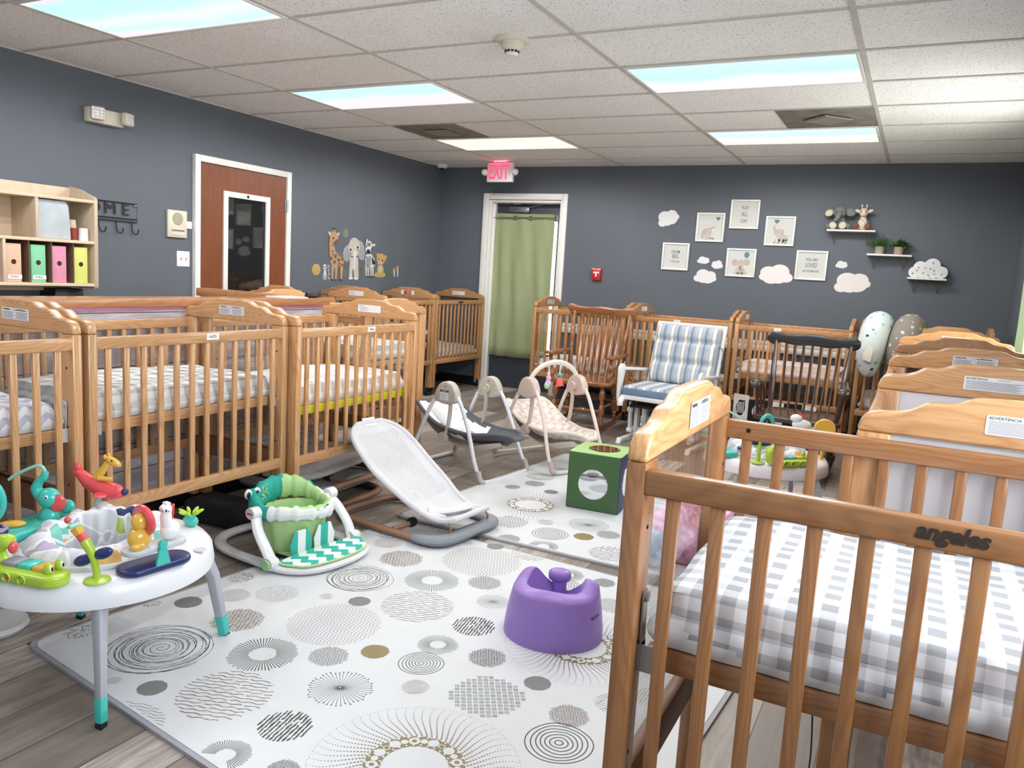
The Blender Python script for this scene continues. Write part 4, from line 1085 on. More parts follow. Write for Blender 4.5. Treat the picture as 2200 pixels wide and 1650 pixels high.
    for i, m in enumerate((YELP, NAVY, LILAC)):
        q = MB()
        for k in range(5): a = 2*pi*k/5; q.lathe([(.001,0),(.016,0),(.016,.010),(.001,.010)], (f[0]+.016*cos(a), f[1]+.016*sin(a), f[2]+.011*i), 12)
        q.build('flower_ring', m, t)
    MB().tube([(f[0],f[1],f[2]), (f[0],f[1],f[2]+.075)], .006, 8).build('post', MINT, t)
    mirror(t, (f[0]-.01, f[1]-.02, f[2]+.115), 1.0, 27)
    # plane with giraffe
    a = pr(146, .345, Zt)
    wh = MB().ell((a[0],a[1],a[2]+.012), (.036,.030,.026)).ell((a[0]+.014,a[1]+.006,a[2]+.035), (.022,.02,.02)).build('cloud_base', WHITE, t)
    MB().tube([(a[0]-.01,a[1],a[2]+.03),(a[0]+.008,a[1]+.002,a[2]+.09)], .010, 10).lathe([(.012,-.003),(.015,0),(.012,.003)], (a[0]+.004,a[1]+.003,a[2]+.072), 12).build('mint_stem', MINT, wh)
    c = Vector((a[0]+.008, a[1]+.002, a[2]+.105)); RR = Rz(27)
    def PT_(x, y, z): return c+RR @ Vector((x, y, z))
    pn = MB().tube([PT_(-.085,0,.048), PT_(-.07,0,.045), PT_(-.04,0,.018), PT_(0,0,0), PT_(.045,0,-.014), PT_(.07,0,-.012), PT_(.078,0,-.008)], [.010,.016,.024,.030,.030,.022,.006], 14).ell(PT_(.02,-.03,-.016), (.022,.040,.008), RR @ Ry(10)).ell(PT_(-.075,0,.062), (.014,.012,.020)).build('toy_plane', REDP, t)
    gi = MB().tube([PT_(-.01,0,.03), PT_(.014,0,.065), PT_(.028,0,.088)], [.016,.012,.010], 10).ell(PT_(.045,0,.090), (.030,.013,.014), RR @ Ry(28)).tube([PT_(.0,-.015,.035), PT_(.045,-.006,.03)], [.009,.007], 8)
    for s_ in (-1, 1): gi.ell(PT_(.024, s_*.012, .108), (.006,.006,.008))
    gi = gi.build('giraffe', YELP, pn); MB().ell(PT_(.047,-.0125,.096), (.003,.002,.004)).build('eye', BLACK, gi)
    MB().ell(PT_(.084,0,-.012), (.010,.012,.012)).build('propeller_hub', NAVY, pn)
    a = pr(122, .34, Zt); MB().ell((a[0],a[1],a[2]+.014), (.045,.03,.016), Rz(20)).build('hedgehog', YELP, t)
    a = pr(75, .34, Zt); b = MB().ell((a[0],a[1],a[2]+.02), (.03,.02,.02)).build('leafy_cup', TEAL, t)
    q = MB()
    for k in range(7): an = 2*pi*k/7; q.ell((a[0]+.025*cos(an), a[1]+.025*sin(an), a[2]+.05), (.018,.006,.006), Rz(degrees_(an)) @ Ry(-25))
    q.build('leaf_crown', LIME, b)
    MB().lathe([(.001,.002),(.018,.002),(.020,0)], pr(28, .365, Zt+.002), 20).build('cup_hole', LGREY, t)
T1, pr1, z1 = activity('white round activity table with animal toys at the left edge', None, (1.895, -2.10, 0), 0)
toys_full(T1, pr1, z1)
T2, pr2, z2 = activity('white round activity table seen through the foreground crib bars', None, (3.385, .80, .0125), 10, False)
pl = MB(); pl.X = Matrix.Translation(Vector(pr2(-150, .325, z2))) @ Rz(-62).to_4x4(); pl.prism(rrect(.27, .11, .05, 6), 0, .03, 'z').build('teal_tray', TEAL, T2, bevel=.008, seg=3)
elephant(T2, pr2(-165, .33, z2+.03), .8, 180)
croc(T2, Rz(35), pr2(-62, .33, z2+.001))
o = pr2(-98, .34, z2)
b = MB().lathe([(.001,.010),(.020,.008),(.036,.003),(.04,0)], o, 20, caps=False).tube([o, (o[0],o[1],o[2]+.12)], .011, 10); s_ = b.build('flower_stalk', LIME, T2)
for k in (-1, 1): MB().ell((o[0]+k*.028, o[1], o[2]+.105), (.03,.012,.016), Ry(-12*k)).build('wing', NAVY, s_)
f = pr2(-118, .315, z2+.03)
for i, m in enumerate((YELP, LILAC, NAVY)): MB().lathe([(.001,0),(.024,0),(.024,.009),(.001,.009)], (f[0],f[1],f[2]+.010*i), 10).build('flower_ring', m, T2)
q = pr2(-95, .15, z2+.17); m_ = MB(); m_.X = Matrix.Translation(Vector(q)) @ Rz(25).to_4x4(); m_.tube([(.035*cos(a), 0, .055*sin(a)) for a in (2*pi*i/24 for i in range(24))], .011, 8, closed=True); m_.tube([(0,0,-.06),(0,.04,-.16)], .007, 8); mm = m_.build('teal_mirror', TEAL, T2)
q = pr2(-2, .20, z2+.175); zb = MB().ell(q, (.05,.026,.03)).ell((q[0]-.03,q[1]-.01,q[2]+.035), (.032,.02,.022)).tube([(q[0],q[1],q[2]),(q[0]+.03,q[1],z2)], .012, 8).build('zebra', WHITE, T2); MB().box((q[0]-.005,q[1]-.01,q[2]+.052), (.04,.008,.016), Ry(25)).build('zebra_mane', REDP, zb)
q = pr2(-2, .34, z2+.165); ln = MB().lathe([(.02,-.012),(.05,-.014),(.056,0),(.05,.014),(.02,.012)], q, 24, Rx(80)).tube([q,(q[0],q[1],z2)], .010, 8).build('lion', YELP, T2)
q = pr2(165, .30, z2+.075); gg = MB().ell((q[0],q[1],q[2]), (.03,.03,.05)).ell((q[0],q[1]-.01,q[2]+.10), (.032,.02,.022)).tube([(q[0],q[1],q[2]),(q[0],q[1],q[2]+.10)], .016, 10).ell((q[0]-.012,q[1],q[2]+.13), (.007,.007,.014)).ell((q[0]+.012,q[1],q[2]+.13), (.007,.007,.014)).build('giraffe', YELP, T2)
o = tag(MB().lathe([(.001,.004),(.09,.004),(.105,.02),(.10,.035),(.03,.04),(.001,.04)], (1.42,-2.16,0), 30).build('play_disc', WHITE), 'white round toy base on the floor behind the left activity table', 'toy')

# ================================================================ frog floor seat
FT = cloth('frog_teal', (44, 168, 156), .8, .05); FL = cloth('frog_lime', (184, 218, 152), .8, .04); FW = cloth('frog_white', (232,236,236), .85, .02)
CHV = chevron('teal_chevron', (238,242,242), (56,182,168), .085, .030, 'y')
t = thing('frog_floor_seat', 'green frog infant floor seat with teal chevron pad on the grey base', 'infant seat', (1.735, -1.04, .0125), 84)
t.scale = (1, 1, .86)
BG = flat('seat_base_grey', (226, 227, 230), .4, coat=.1, var=.02)
# local: -y is the front (towards the camera side), x is across
base = smooth_path([(-.20,-.17,0),(-.10,-.245,0),(.08,-.25,0),(.20,-.19,0),(.225,-.02,0),(.215,.24,0),(.11,.37,0),(-.11,.37,0),(-.215,.24,0),(-.225,-.02,0)], 8, True)
MB().tube([(p.x,p.y,.021) for p in base], [.026]*len(base), 10, closed=True, flat=.75).build('base_ring', BG, t)
for s in (-1, 1):
    MB().tube(smooth_path([(s*.222,-.075,.04),(s*.228,-.045,.10),(s*.222,.01,.19),(s*.195,.055,.255)], 6), .0, 4) if False else None
    a = MB().tube(smooth_path([(s*.222,-.09,.035),(s*.232,-.06,.10),(s*.228,.0,.18),(s*.200,.05,.25)], 6), [.026]*19, 12, flat=.62, up=(0,-1,.3)).build('side_arm', WHITE, t)
    MB().lathe([(.001,-.022),(.030,-.022),(.033,-.015),(.033,.015),(.030,.02),(.001,.02)], (s*.232,-.092,.042), 24, Ry(90)).build('hinge', BG, a)
    MB().lathe([(.001,.0),(.022,0),(.024,-.005),(.024,-.01)], (s*.256,-.092,.042), 20, Ry(90*s*-1)).ell((s*.256,-.092,.042),(.004,.022,.022)).build('hinge_cap', flat('pale_green', (160,206,150), .4), a)
    MB().lathe([(.001,-.02),(.028,-.02),(.030,-.012),(.030,.02),(.001,.02)], (s*.215,.045,.252), 22, Ry(90)).build('top_joint', WHITE, a)
b = MB(); D = Draw(b, lambda u, v, d: (-.236-d, -u+.045, v+.252), .001); D.poly(rrect(.032,.010,.002,2), 0); b.build('badge', REDP, t, smooth=False)
def fr(u, v):     # padded ring: u around, v cross section
    a = 2*pi*u; back = max(0, sin(a)); R_ = .158; w = .004*sin(17*a)+.003*sin(29*a+1)
    cx, cy = R_*1.05*cos(a), .05+R_*.92*sin(a); tilt = .235+.055*back+.012*sin(2*a)
    q = 2*pi*v; ri = .022+.010*back+w; hi = .036+.030*back**1.2+w
    return (cx+ri*cos(q)*cos(a), cy+ri*cos(q)*sin(a), tilt+hi*sin(q)*1.0)
b = MB(); n = 90; b.grid(fr, n, 14, True)
o = b.build('padded_ring', [FL, FT, FW], t, ang=70)
for p in o.data.polygons:
    c = p.center; ang = atan2(c.y-.05, c.x); rr_ = hypot(c.x, c.y-.05); outer = rr_ > .160+.0
    if (ang > 1.25 or ang < -2.9) or (outer and ang > .2): p.material_index = 1
    elif outer and ang <= .2: p.material_index = 2
b = MB()
for i in range(14): a = random.Random(i).uniform(1.85, 2.7); z = random.Random(i+50).uniform(.27, .345); b.ell((.155*1.05*cos(a)-.022*cos(a)-.003, .05+.145*sin(a)-.022*sin(a)-.012, z), (.004,.003,.006))
b.build('lime_spots', FL, t)
e_ = MB().ell((-.135,.15,.30), (.036,.03,.033)).build('frog_head', FT, t)
for k, x in ((0,-.150),(1,-.105)): MB().ell((x-.018,.142-.0*k,.312+.0), (.022,.014,.026), Rz(20)).build('eye', FW, e_); MB().ell((x-.024,.130,.310), (.013,.006,.018), Rz(20)).build('pupil', BLACK, e_)
# hanging cloth body and chevron pad
def body(u, v):
    a = 2*pi*u; k = 1-.16*v+.02*sin(5*a)*v; w = .003*sin(13*a)
    return ((.152*k+w)*cos(a)*1.02, .05+(.135*k+w)*sin(a), .225-.195*v)
MB().grid(body, 60, 8, True).build('fabric_body', FL, t, ang=80, solid=.003)
b = MB().prism([(-.11,-.10),(.11,-.10),(.12,.0),(.10,.12),(-.10,.12),(-.12,.0)], .025, .04, 'z'); b.build('seat_floor', FL, t, bevel=.008)
for x in (-.075, .055): MB().prism([(x-.055,.04),(x+.055,.04),(x+.06,.10),(x+.035,.165),(x-.035,.165),(x-.06,.10)], -.096, -.088, 'y').build('leg_opening', CHV, t, bevel=.004)
pad = [(-.185,-.11),(.195,-.11),(.205,-.19),(.14,-.245),(0,-.262),(-.13,-.245),(-.19,-.20)]
pp = [tuple(p)[:2] for p in smooth_path([(x,y,0) for x,y in pad], 6, True)]
MB().prism(pp, .044, .054, 'z').build('chevron_pad', CHV, t, bevel=.004)
MB().tube([(x,y,.047) for x,y in pp], .006, 6, closed=True).build('pad_piping', FL, t)
MB().tube(smooth_path([(.02,-.125,.262),(.025,-.14,.285),(.035,-.13,.272)], 5), .005, 6, flat=.3).build('fabric_loop', FT, t)

# ================================================================ purple foam seat
PUR = flat('purple_foam', (150, 118, 196), .42, coat=.12, var=.02, Subsurface_Weight=.0)
t = thing('foam_baby_seat', 'purple foam baby seat on the foreground mat', 'baby seat', (3.00, -1.105, .0125), 10)
def bum(u, v):
    a = 2*pi*u; lobe = lambda c, w_: math.exp(-(((degrees_(a)-c+180) % 360-180)/w_)**2)
    rim = .176+.014*lobe(-90, 45)+.034*(lobe(150, 20)+lobe(12, 20))-.060*lobe(85, 34)
    if v < .5:   q = v/.5; R_ = .180-.024*q**1.6; z = (rim-.022)*q
    elif v < .72: q = (v-.5)/.22; R_ = .156-.052*(1-cos(q*pi))/2; z = rim-.022+.026*sin(q*pi*.62)
    else: q = (v-.72)/.28; R_ = .104-.05*q**1.5; z = (rim+.002)-(rim-.045)*q**1.2
    return (R_*cos(a), R_*sin(a)*.93, z)
b = MB().grid(bum, 96, 44, True); b.add([(.054*cos(2*pi*i/24), .054*.93*sin(2*pi*i/24), .047) for i in range(24)], [tuple(range(24))])
b.add([(.18*cos(2*pi*i/24), .18*.93*sin(2*pi*i/24), .0) for i in range(24)], [tuple(range(24))])
b.build('foam_body', PUR, t, ang=80)
MB().ell((-.01,.098,.178), (.044,.034,.024), p=.7).tube([(-.01,.100,.06),(-.01,.100,.17)], .028, 14).build('centre_post', PUR, t)
MB().box((.156,-.045,.108), (.012,.05,.014), Rz(-14) @ Ry(14)).build('strap_slot', flat('slot_dark_purple', (84, 62, 120), .6), t, bevel=.004)

# ================================================================ mirror cube
t = thing('mirror_cube', 'green foam cube with round mirrors on its sides', 'mirror cube', (2.545, .515, .0125), 5)
s_ = .30; h_ = .325
GD = flat('green_vinyl', (62, 96, 56), .45, var=.04); GLt = flat('light_green_vinyl', (164, 196, 126), .45, var=.03); NV = flat('navy_vinyl', (52, 60, 96), .45, var=.04)
b = MB().box((0,0,h_/2), (s_,s_,h_)); o = b.build('cube_body', [GD, GLt, NV], t, bevel=.008, seg=3)
for p in o.data.polygons:
    n = p.normal; p.material_index = 1 if n.z > .7 else (2 if n.x > .7 or n.x < -.7 else 0)
for R, c, r1, r2 in ((Rx(90), (0,-s_/2,h_*.46), .083, .083), (Ry(90), (s_/2,0,h_*.5), .083, .083), (Matrix.Identity(3), (.012,.0,h_), .088, .075)):
    MB().lathe([(.001,.0015),(r1,.0015),(r1+.003,-.001)], c, 40, R).build('mirror', SILV, t)

# ================================================================ grey bouncers
TAN = flat('tan_tube', (150, 112, 88), .45, var=.03); BF = cloth('bouncer_fabric', (216, 215, 220), .8, .03, 300, .2); BF2 = cloth('bouncer_fabric_dark', (192, 188, 188), .85, .06, 300, .2)
BGY = flat('bouncer_foot', (136, 142, 150), .5, var=.02)
MESH = Nodes('bouncer_mesh'); v_ = MESH.n('ShaderNodeTexVoronoi'); MESH.l(MESH.coord(), v_.inputs['Vector']); v_.inputs['Scale'].default_value = 260
MESH.set(Base_Color=MESH.ramp(v_.outputs['Distance'], [(.3, lin((196,196,201))), (.6, lin((214,214,218)))]), Roughness=.85); MESH = MESH.m
def bouncer(label, loc, rz, fab, ang=38, folded=False, group='grey baby bouncers', tip=None):
    t = thing('baby_bouncer', label, 'baby bouncer', loc, rz, group)
    # local +x is the foot end; base is a rounded U
    pts = smooth_path([(.27,.24,.022),(0,.245,.022),(-.26,.235,.022),(-.335,.17,.022),(-.35,0,.022),(-.335,-.17,.022),(-.26,-.235,.022),(0,-.245,.022),(.27,-.24,.022)], 8)
    MB().tube(pts, .021, 10, flat=.8).build('base_tube', TAN, t)
    MB().tube([tuple(Vector(p)+Vector((.0,0,-.018))) for p in pts], .008, 6).build('base_grip', BGY, t)
    f = smooth_path([(.18,.243,.024),(.27,.235,.026),(.325,.18,.028),(.335,0,.03),(.325,-.18,.028),(.27,-.235,.026),(.18,-.243,.024)], 7)
    MB().tube(f, [.022+.022*sin(pi*i/(len(f)-1))**.5 for i in range(len(f))], 12, flat=.62).build('foot_bar', BGY, t)
    for s in (-1, 1):
        MB().tube([(.05,s*.235,.03),(.08,s*.14,.045)], .014, 10).build('strut', TAN, t)
        MB().lathe([(.001,-.02),(.02,-.02),(.024,-.012),(.024,.012),(.02,.02),(.001,.02)], (.08,s*.135,.048), 16, Rx(90)).build('adjuster', BLACK, t)
        MB().tube(smooth_path([(.30,s*.16,.03),(.33,s*.15,.07),(.30,s*.14,.115 if not folded else .06)], 5), .005, 6).build('wire_link', flat('copper_wire', (176,128,100), .35, metal=.6), t)
    if folded: prof = [(.30,.07,.10),(.20,.085,.17),(.05,.10,.20),(-.12,.115,.215),(-.28,.108,.21),(-.39,.09,.17),(-.45,.07,.08)]
    else: prof = [(.335,.115,.135),(.25,.100,.15),(.14,.125,.165),(.02,.195,.19),(-.11,.275,.205),(-.23,.365,.20),(-.31,.425,.165),(-.355,.46,.09)]
    path = smooth_path([(p[0], p[1], p[2]) for p in prof], 5); m = len(path)-1
    def sh(u, v):
        i = v*m; k = min(m-1, int(i)); q = path[k].lerp(path[k+1], i-k); y = (u-.5)*2
        sag = -(1-y*y)*(.045 if not folded else .012)*sin(pi*min(1, v*1.02))
        w = .002*sin(9*y+14*v)
        return (q.x+sag*.35, y*q.z, q.y+sag+w)
    rim = [sh(0, i/30) for i in range(31)]+[sh(1, i/30) for i in range(30, -1, -1)]
    o = MB().grid(sh, 22, 46).build('seat_fabric', [fab, MESH], t, solid=.012 if not folded else .03, ang=80)
    if not folded:
        for p in o.data.polygons:
            c = p.center
            if -.31 < c.x < .06 and abs(c.y) < .145: p.material_index = 1
    MB().tube(rim, .014, 8, closed=True).build('seat_rim', fab, t)
    if not folded:
        MB().tube(smooth_path([(.02,-.03,.155),(.07,-.05,.12),(.15,-.10,.105),(.25,-.11,.105)], 6), [.028]*19, 8, flat=.35).tube(smooth_path([(.15,-.10,.112),(.20,-.04,.11),(.235,.06,.112),(.24,.11,.118)], 6), [.034]*19, 8, flat=.4).build('restraint', fab, t)
        q = sh(.5, .93); MB().box((q[0]-.01,q[1],q[2]+.022), (.05,.09,.004), Ry(50)).build('label_patch', LABEL, t)
    return t
bouncer('upright light grey mesh baby bouncer with tan base in the middle of the floor', (1.905, -.375, .0125), -6, BF)
for i in range(2):
    bouncer(('lower','upper')[i]+' of two folded grey baby bouncers lying under the cribs', (1.205+.02*i, -.365+.01*i, .001+.115*i), -90+2*i, BF2, folded=True, group='folded baby bouncers')
# ================================================================ baby swings
SWH = flat('swing_tube_white', (224,226,234), .3, coat=.3, var=.02); TAUPE = flat('taupe_plastic', (186,178,170), .35, coat=.2, var=.03); ROSE = flat('rose_taupe_plastic', (200,180,172), .35, coat=.2, var=.03)
CREAMT = flat('cream_tube', (226,216,208), .35, coat=.3, var=.02)
DOTF = doodle('swing_dot_print', (240,240,242), [(226,96,88),(186,208,96),(130,170,210),(70,74,84)], 26, .16, .4); CHAR = cloth('charcoal_fabric', (96,98,104), .9, .08)
CHK = checker('beige_check', (228,222,216), (212,194,182), 24)
PGRN = flat('pale_green_dot', (164,214,128), .4)
def swing(label, loc, rz, tube, shell, seatm, edgem, pink=False):
    t = thing('baby_swing', label, 'baby swing', loc, rz, 'baby swings')
    for s in (-1, 1):
        y = .22*s
        for q, x1 in ((1, .32), (-1, -.32)):
            L = MB().tube(smooth_path([(q*.06,y,.53),(q*.115,y*1.02,.46),(q*.19,y*1.05,.30),(q*.25,y*1.10,.14),(x1*.93,y*1.13,.05)], 6), .0125, 10).build('leg', tube, t)
            MB().tube(smooth_path([(x1*.90,y*1.12,.085),(x1*.97,y*1.13,.03),(x1,y*1.02,.018)], 5), [.017]*11, 10).build('foot', shell, L)
        # hub shell
        outer = [(-.082,.478),(-.088,.51),(-.075,.55),(-.045,.588),(0,.602),(.045,.588),(.075,.55),(.088,.51),(.082,.478),(.04,.462),(0,.458),(-.04,.462)]
        op = [tuple(p)[:2] for p in smooth_path([(a,c,0) for a,c in outer], 4, True)]
        h = MB().prism(op, y-.030, y+.030, 'y').build('motor_housing', shell, t, bevel=.012, seg=3)
        if not pink: MB().ell((0,y,.572), (.024,.032,.011)).build('handle_hole', BLACK, h)
        arm = MB().tube(smooth_path([(-.01,y-s*.036,.51),(-.005,y-s*.036,.42),(-.02,y-s*.036,.30),(-.045,y-s*.036,.245)], 6), [.016]*19, 10, flat=.7).build('swing_arm', shell, t)
        MB().lathe([(.001,-.016),(.034,-.016),(.038,-.008),(.038,.008),(.034,.016),(.001,.016)], (-.055,y-s*.034,.228), 24, Rx(90)).build('arm_joint', shell, arm)
        MB().lathe([(.001,-.012),(.030,-.012),(.034,0),(.030,.012),(.001,.012)], (-.012,y-s*.036,.52), 24, Rx(90)).build('arm_cap', shell, arm)
        for cx, cz, yy in ((-.055,.228,y+(-s*.052)),(-.012,.52,y-s*.05)):
            if not pink: MB().lathe([(.001,-.001),(.012,-.001),(.012,.001),(.001,.001)], (cx, yy if s > 0 else yy, cz), 14, Rx(90)).ell((cx, y-s*.052 if cz < .4 else y-s*.05, cz), (.013,.003,.013)).build('green_button', PGRN, arm)
        if s < 0 and not pink:
            b = MB(); D = Draw(b, lambda u, v, d: (u, y-.0305-d, v), .0008)
            D.poly([(-.04,.485),(.03,.485),(.03,.535),(-.04,.535)], 0); D.poly([(-.04,.535),(.03,.535),(.03,.547),(-.04,.547)], 1)
            for i in range(6): D.poly([(-.036,.528-i*.007),(.024-.006*(i % 3),.528-i*.007),(.024-.006*(i % 3),.526-i*.007),(-.036,.526-i*.007)], 2)
            D.text('WARNING', -.005, .541, .009, 0, d=.0014); b.build('warning_sticker', [LABEL, INK, GREYINK], h, smooth=False)
        if s > 0:
            b = MB()
            for i, (cx, cz) in enumerate(((.04,.56),(.058,.53),(.03,.50),(-.05,.53),(.065,.50))): b.ell((cx, y-.031, cz), (.005,.002,.005))
            b.build('control_buttons', PGRN if not pink else LILAC, h)
    for x1 in (.32, -.32): MB().tube(smooth_path([(x1,-.235,.018),(x1*1.02,-.12,.015),(x1*1.02,.12,.015),(x1,.235,.018)], 6), .0125, 10).build('base_bar', tube, t)
    prof = [(-.325,.405,.115),(-.30,.38,.165),(-.23,.32,.19),(-.13,.255,.195),(-.02,.215,.185),(.10,.205,.16),(.22,.225,.13),(.33,.25,.09),(.40,.27,.04)]
    if pink: prof = [(p[0], p[1]-.03, p[2]) for p in prof]
    path = smooth_path(prof, 5); m = len(path)-1
    def sh(u, v):
        i = v*m; k = min(m-1, int(i)); q = path[k].lerp(path[k+1], i-k); y = (u-.5)*2
        up = (abs(y)**2.2)*.075*sin(pi*min(1, max(0, v)))**.6
        return (q.x, y*q.z, q.y+up+.003*sin(9*y+20*v))
    o = MB().grid(sh, 26, 50).build('seat_cradle', [seatm, edgem], t, solid=.016, ang=80)
    for p in o.data.polygons:
        c = p.center; edge = abs(c.y) > .13 if not pink else False
        if not pink and (abs(c.y) > .155 and c.x > -.16 or c.x > .08): p.material_index = 1
    def und(u, v):
        p = sh(.08+.84*u, .12+.74*v); return (p[0], p[1]*.94, p[2]-.035-.03*sin(pi*v))
    MB().grid(und, 14, 16).build('underside', CREAMT, t, ang=80)
    MB().tube([sh(0, i/26) for i in range(27)]+[sh(1, i/26) for i in range(26, -1, -1)], .012, 8, closed=True).build('cradle_rim', edgem if not pink else CREAMT, t)
    for s in (-1, 1): MB().tube([(-.055,s*.185,.228),(-.06,s*.16,.225)], .022, 10).build('pivot', shell, t)
    if not pink:
        def pil(u, v):
            p = sh(.30+.40*u, .14+.30*v); e = (1-abs(2*u-1)**5)*(1-abs(2*v-1)**5); return (p[0]+.03*e, p[1], p[2]+.020*e+.012)
        MB().grid(pil, 16, 16).build('head_pillow', cloth('white_pillow', (232,234,238), .9, .02), t, ang=80, solid=.006)
        MB().tube(smooth_path([(-.02,-.01,.235),(.02,0,.255),(.06,.0,.23)], 5), [.02]*11, 8, flat=.3).build('crotch_strap', TAUPE, t)
    else:
        def bar(a): return (0, .225*cos(a), .53+.165*sin(a))
        ar = MB().tube([bar(pi*(.04+.92*i/24)) for i in range(25)], [.018]*25, 8, flat=.28, up=(1,0,0) if False else None).build('toy_bar', CREAMT, t)
        for s in (-1, 1): MB().box((0,s*.225,.55), (.032,.014,.05)).build('bar_clip', ROSE, ar, bevel=.004)
        rb = MB().ell((0,-.055,.585), (.018,.016,.022)).ell((0,-.058,.550), (.022,.018,.028)).ell((0,-.065,.615), (.005,.005,.018)).ell((0,-.046,.615), (.005,.005,.018)).build('bunny_toy', flat('bunny_pink', (214,178,200), .8), t)
        MB().ell((.0,-.07,.535), (.020,.012,.024)).build('belly', flat('bunny_mint', (176,222,178), .8), rb)
        MB().tube([(0,-.055,.69),(0,-.055,.60)], .004, 6).build('strap', WHITE, rb)
        st = MB().prism([(.055,.595),(.085,.52),(.066,.538),(.048,.520),(.036,.535),(.020,.520),(.030,.58)], -.012, .012, 'x').build('coral_toy', flat('coral_cloth', (240,110,106), .8), t, bevel=.006)
        MB().ell((0,.045,.606), (.018,.016,.016)).build('teal_leaf', TEAL, st); MB().tube([(0,.045,.688),(0,.045,.61)], .004, 6).build('strap', WHITE, st)
        MB().tube(smooth_path([(-.02,-.05,.225),(.04,-.03,.23),(.10,-.02,.215),(.20,-.03,.235)], 6), [.010]*19, 8, flat=.4).build('harness', flat('harness_rose', (206,180,170), .7), t)
    return t
swing('grey baby swing with charcoal seat and printed head rest, left of the pink swing', (1.53, .735, .001), -8, SWH, TAUPE, DOTF, CHAR)
swing('pink and beige checked baby swing with toy bar behind the green cube', (1.88, 1.275, .0125), -24, CREAMT, ROSE, CHK, CHK, True)

# ================================================================ rocking chairs
MAPLE = wood('maple_brown', (150, 96, 56), (104, 60, 32), axis='z', rough=.25, coat=.6, freq=10); MAPX = wood('maple_brown_x', (150, 96, 56), (98, 56, 30), axis='x', rough=.25, coat=.6, freq=14)
EBON = flat('black_lacquer', (26, 25, 26), .22, coat=.6, var=.2); EBW = wood('worn_dark_wood', (64, 44, 34), (30, 22, 20), axis='z', rough=.3, coat=.5)
def turned(L, r, k=3):
    """radius profile of a turned leg, (t, r)"""
    base = [(0,.55),(.04,.8),(.08,.62),(.14,1.0),(.24,1.15),(.34,.9),(.40,.55),(.43,.85),(.46,.55),(.52,.9),(.62,1.2),(.72,1.0),(.78,.6),(.81,.85),(.84,.6),(.92,.85),(1,.5)]
    return [(t, r*q) for t, q in base]
def turn(mb, a, b, r):
    a, b = Vector(a), Vector(b); pr = turned(1, r); mb.tube([a.lerp(b, t) for t, _ in pr], [q for _, q in pr], 10); return mb
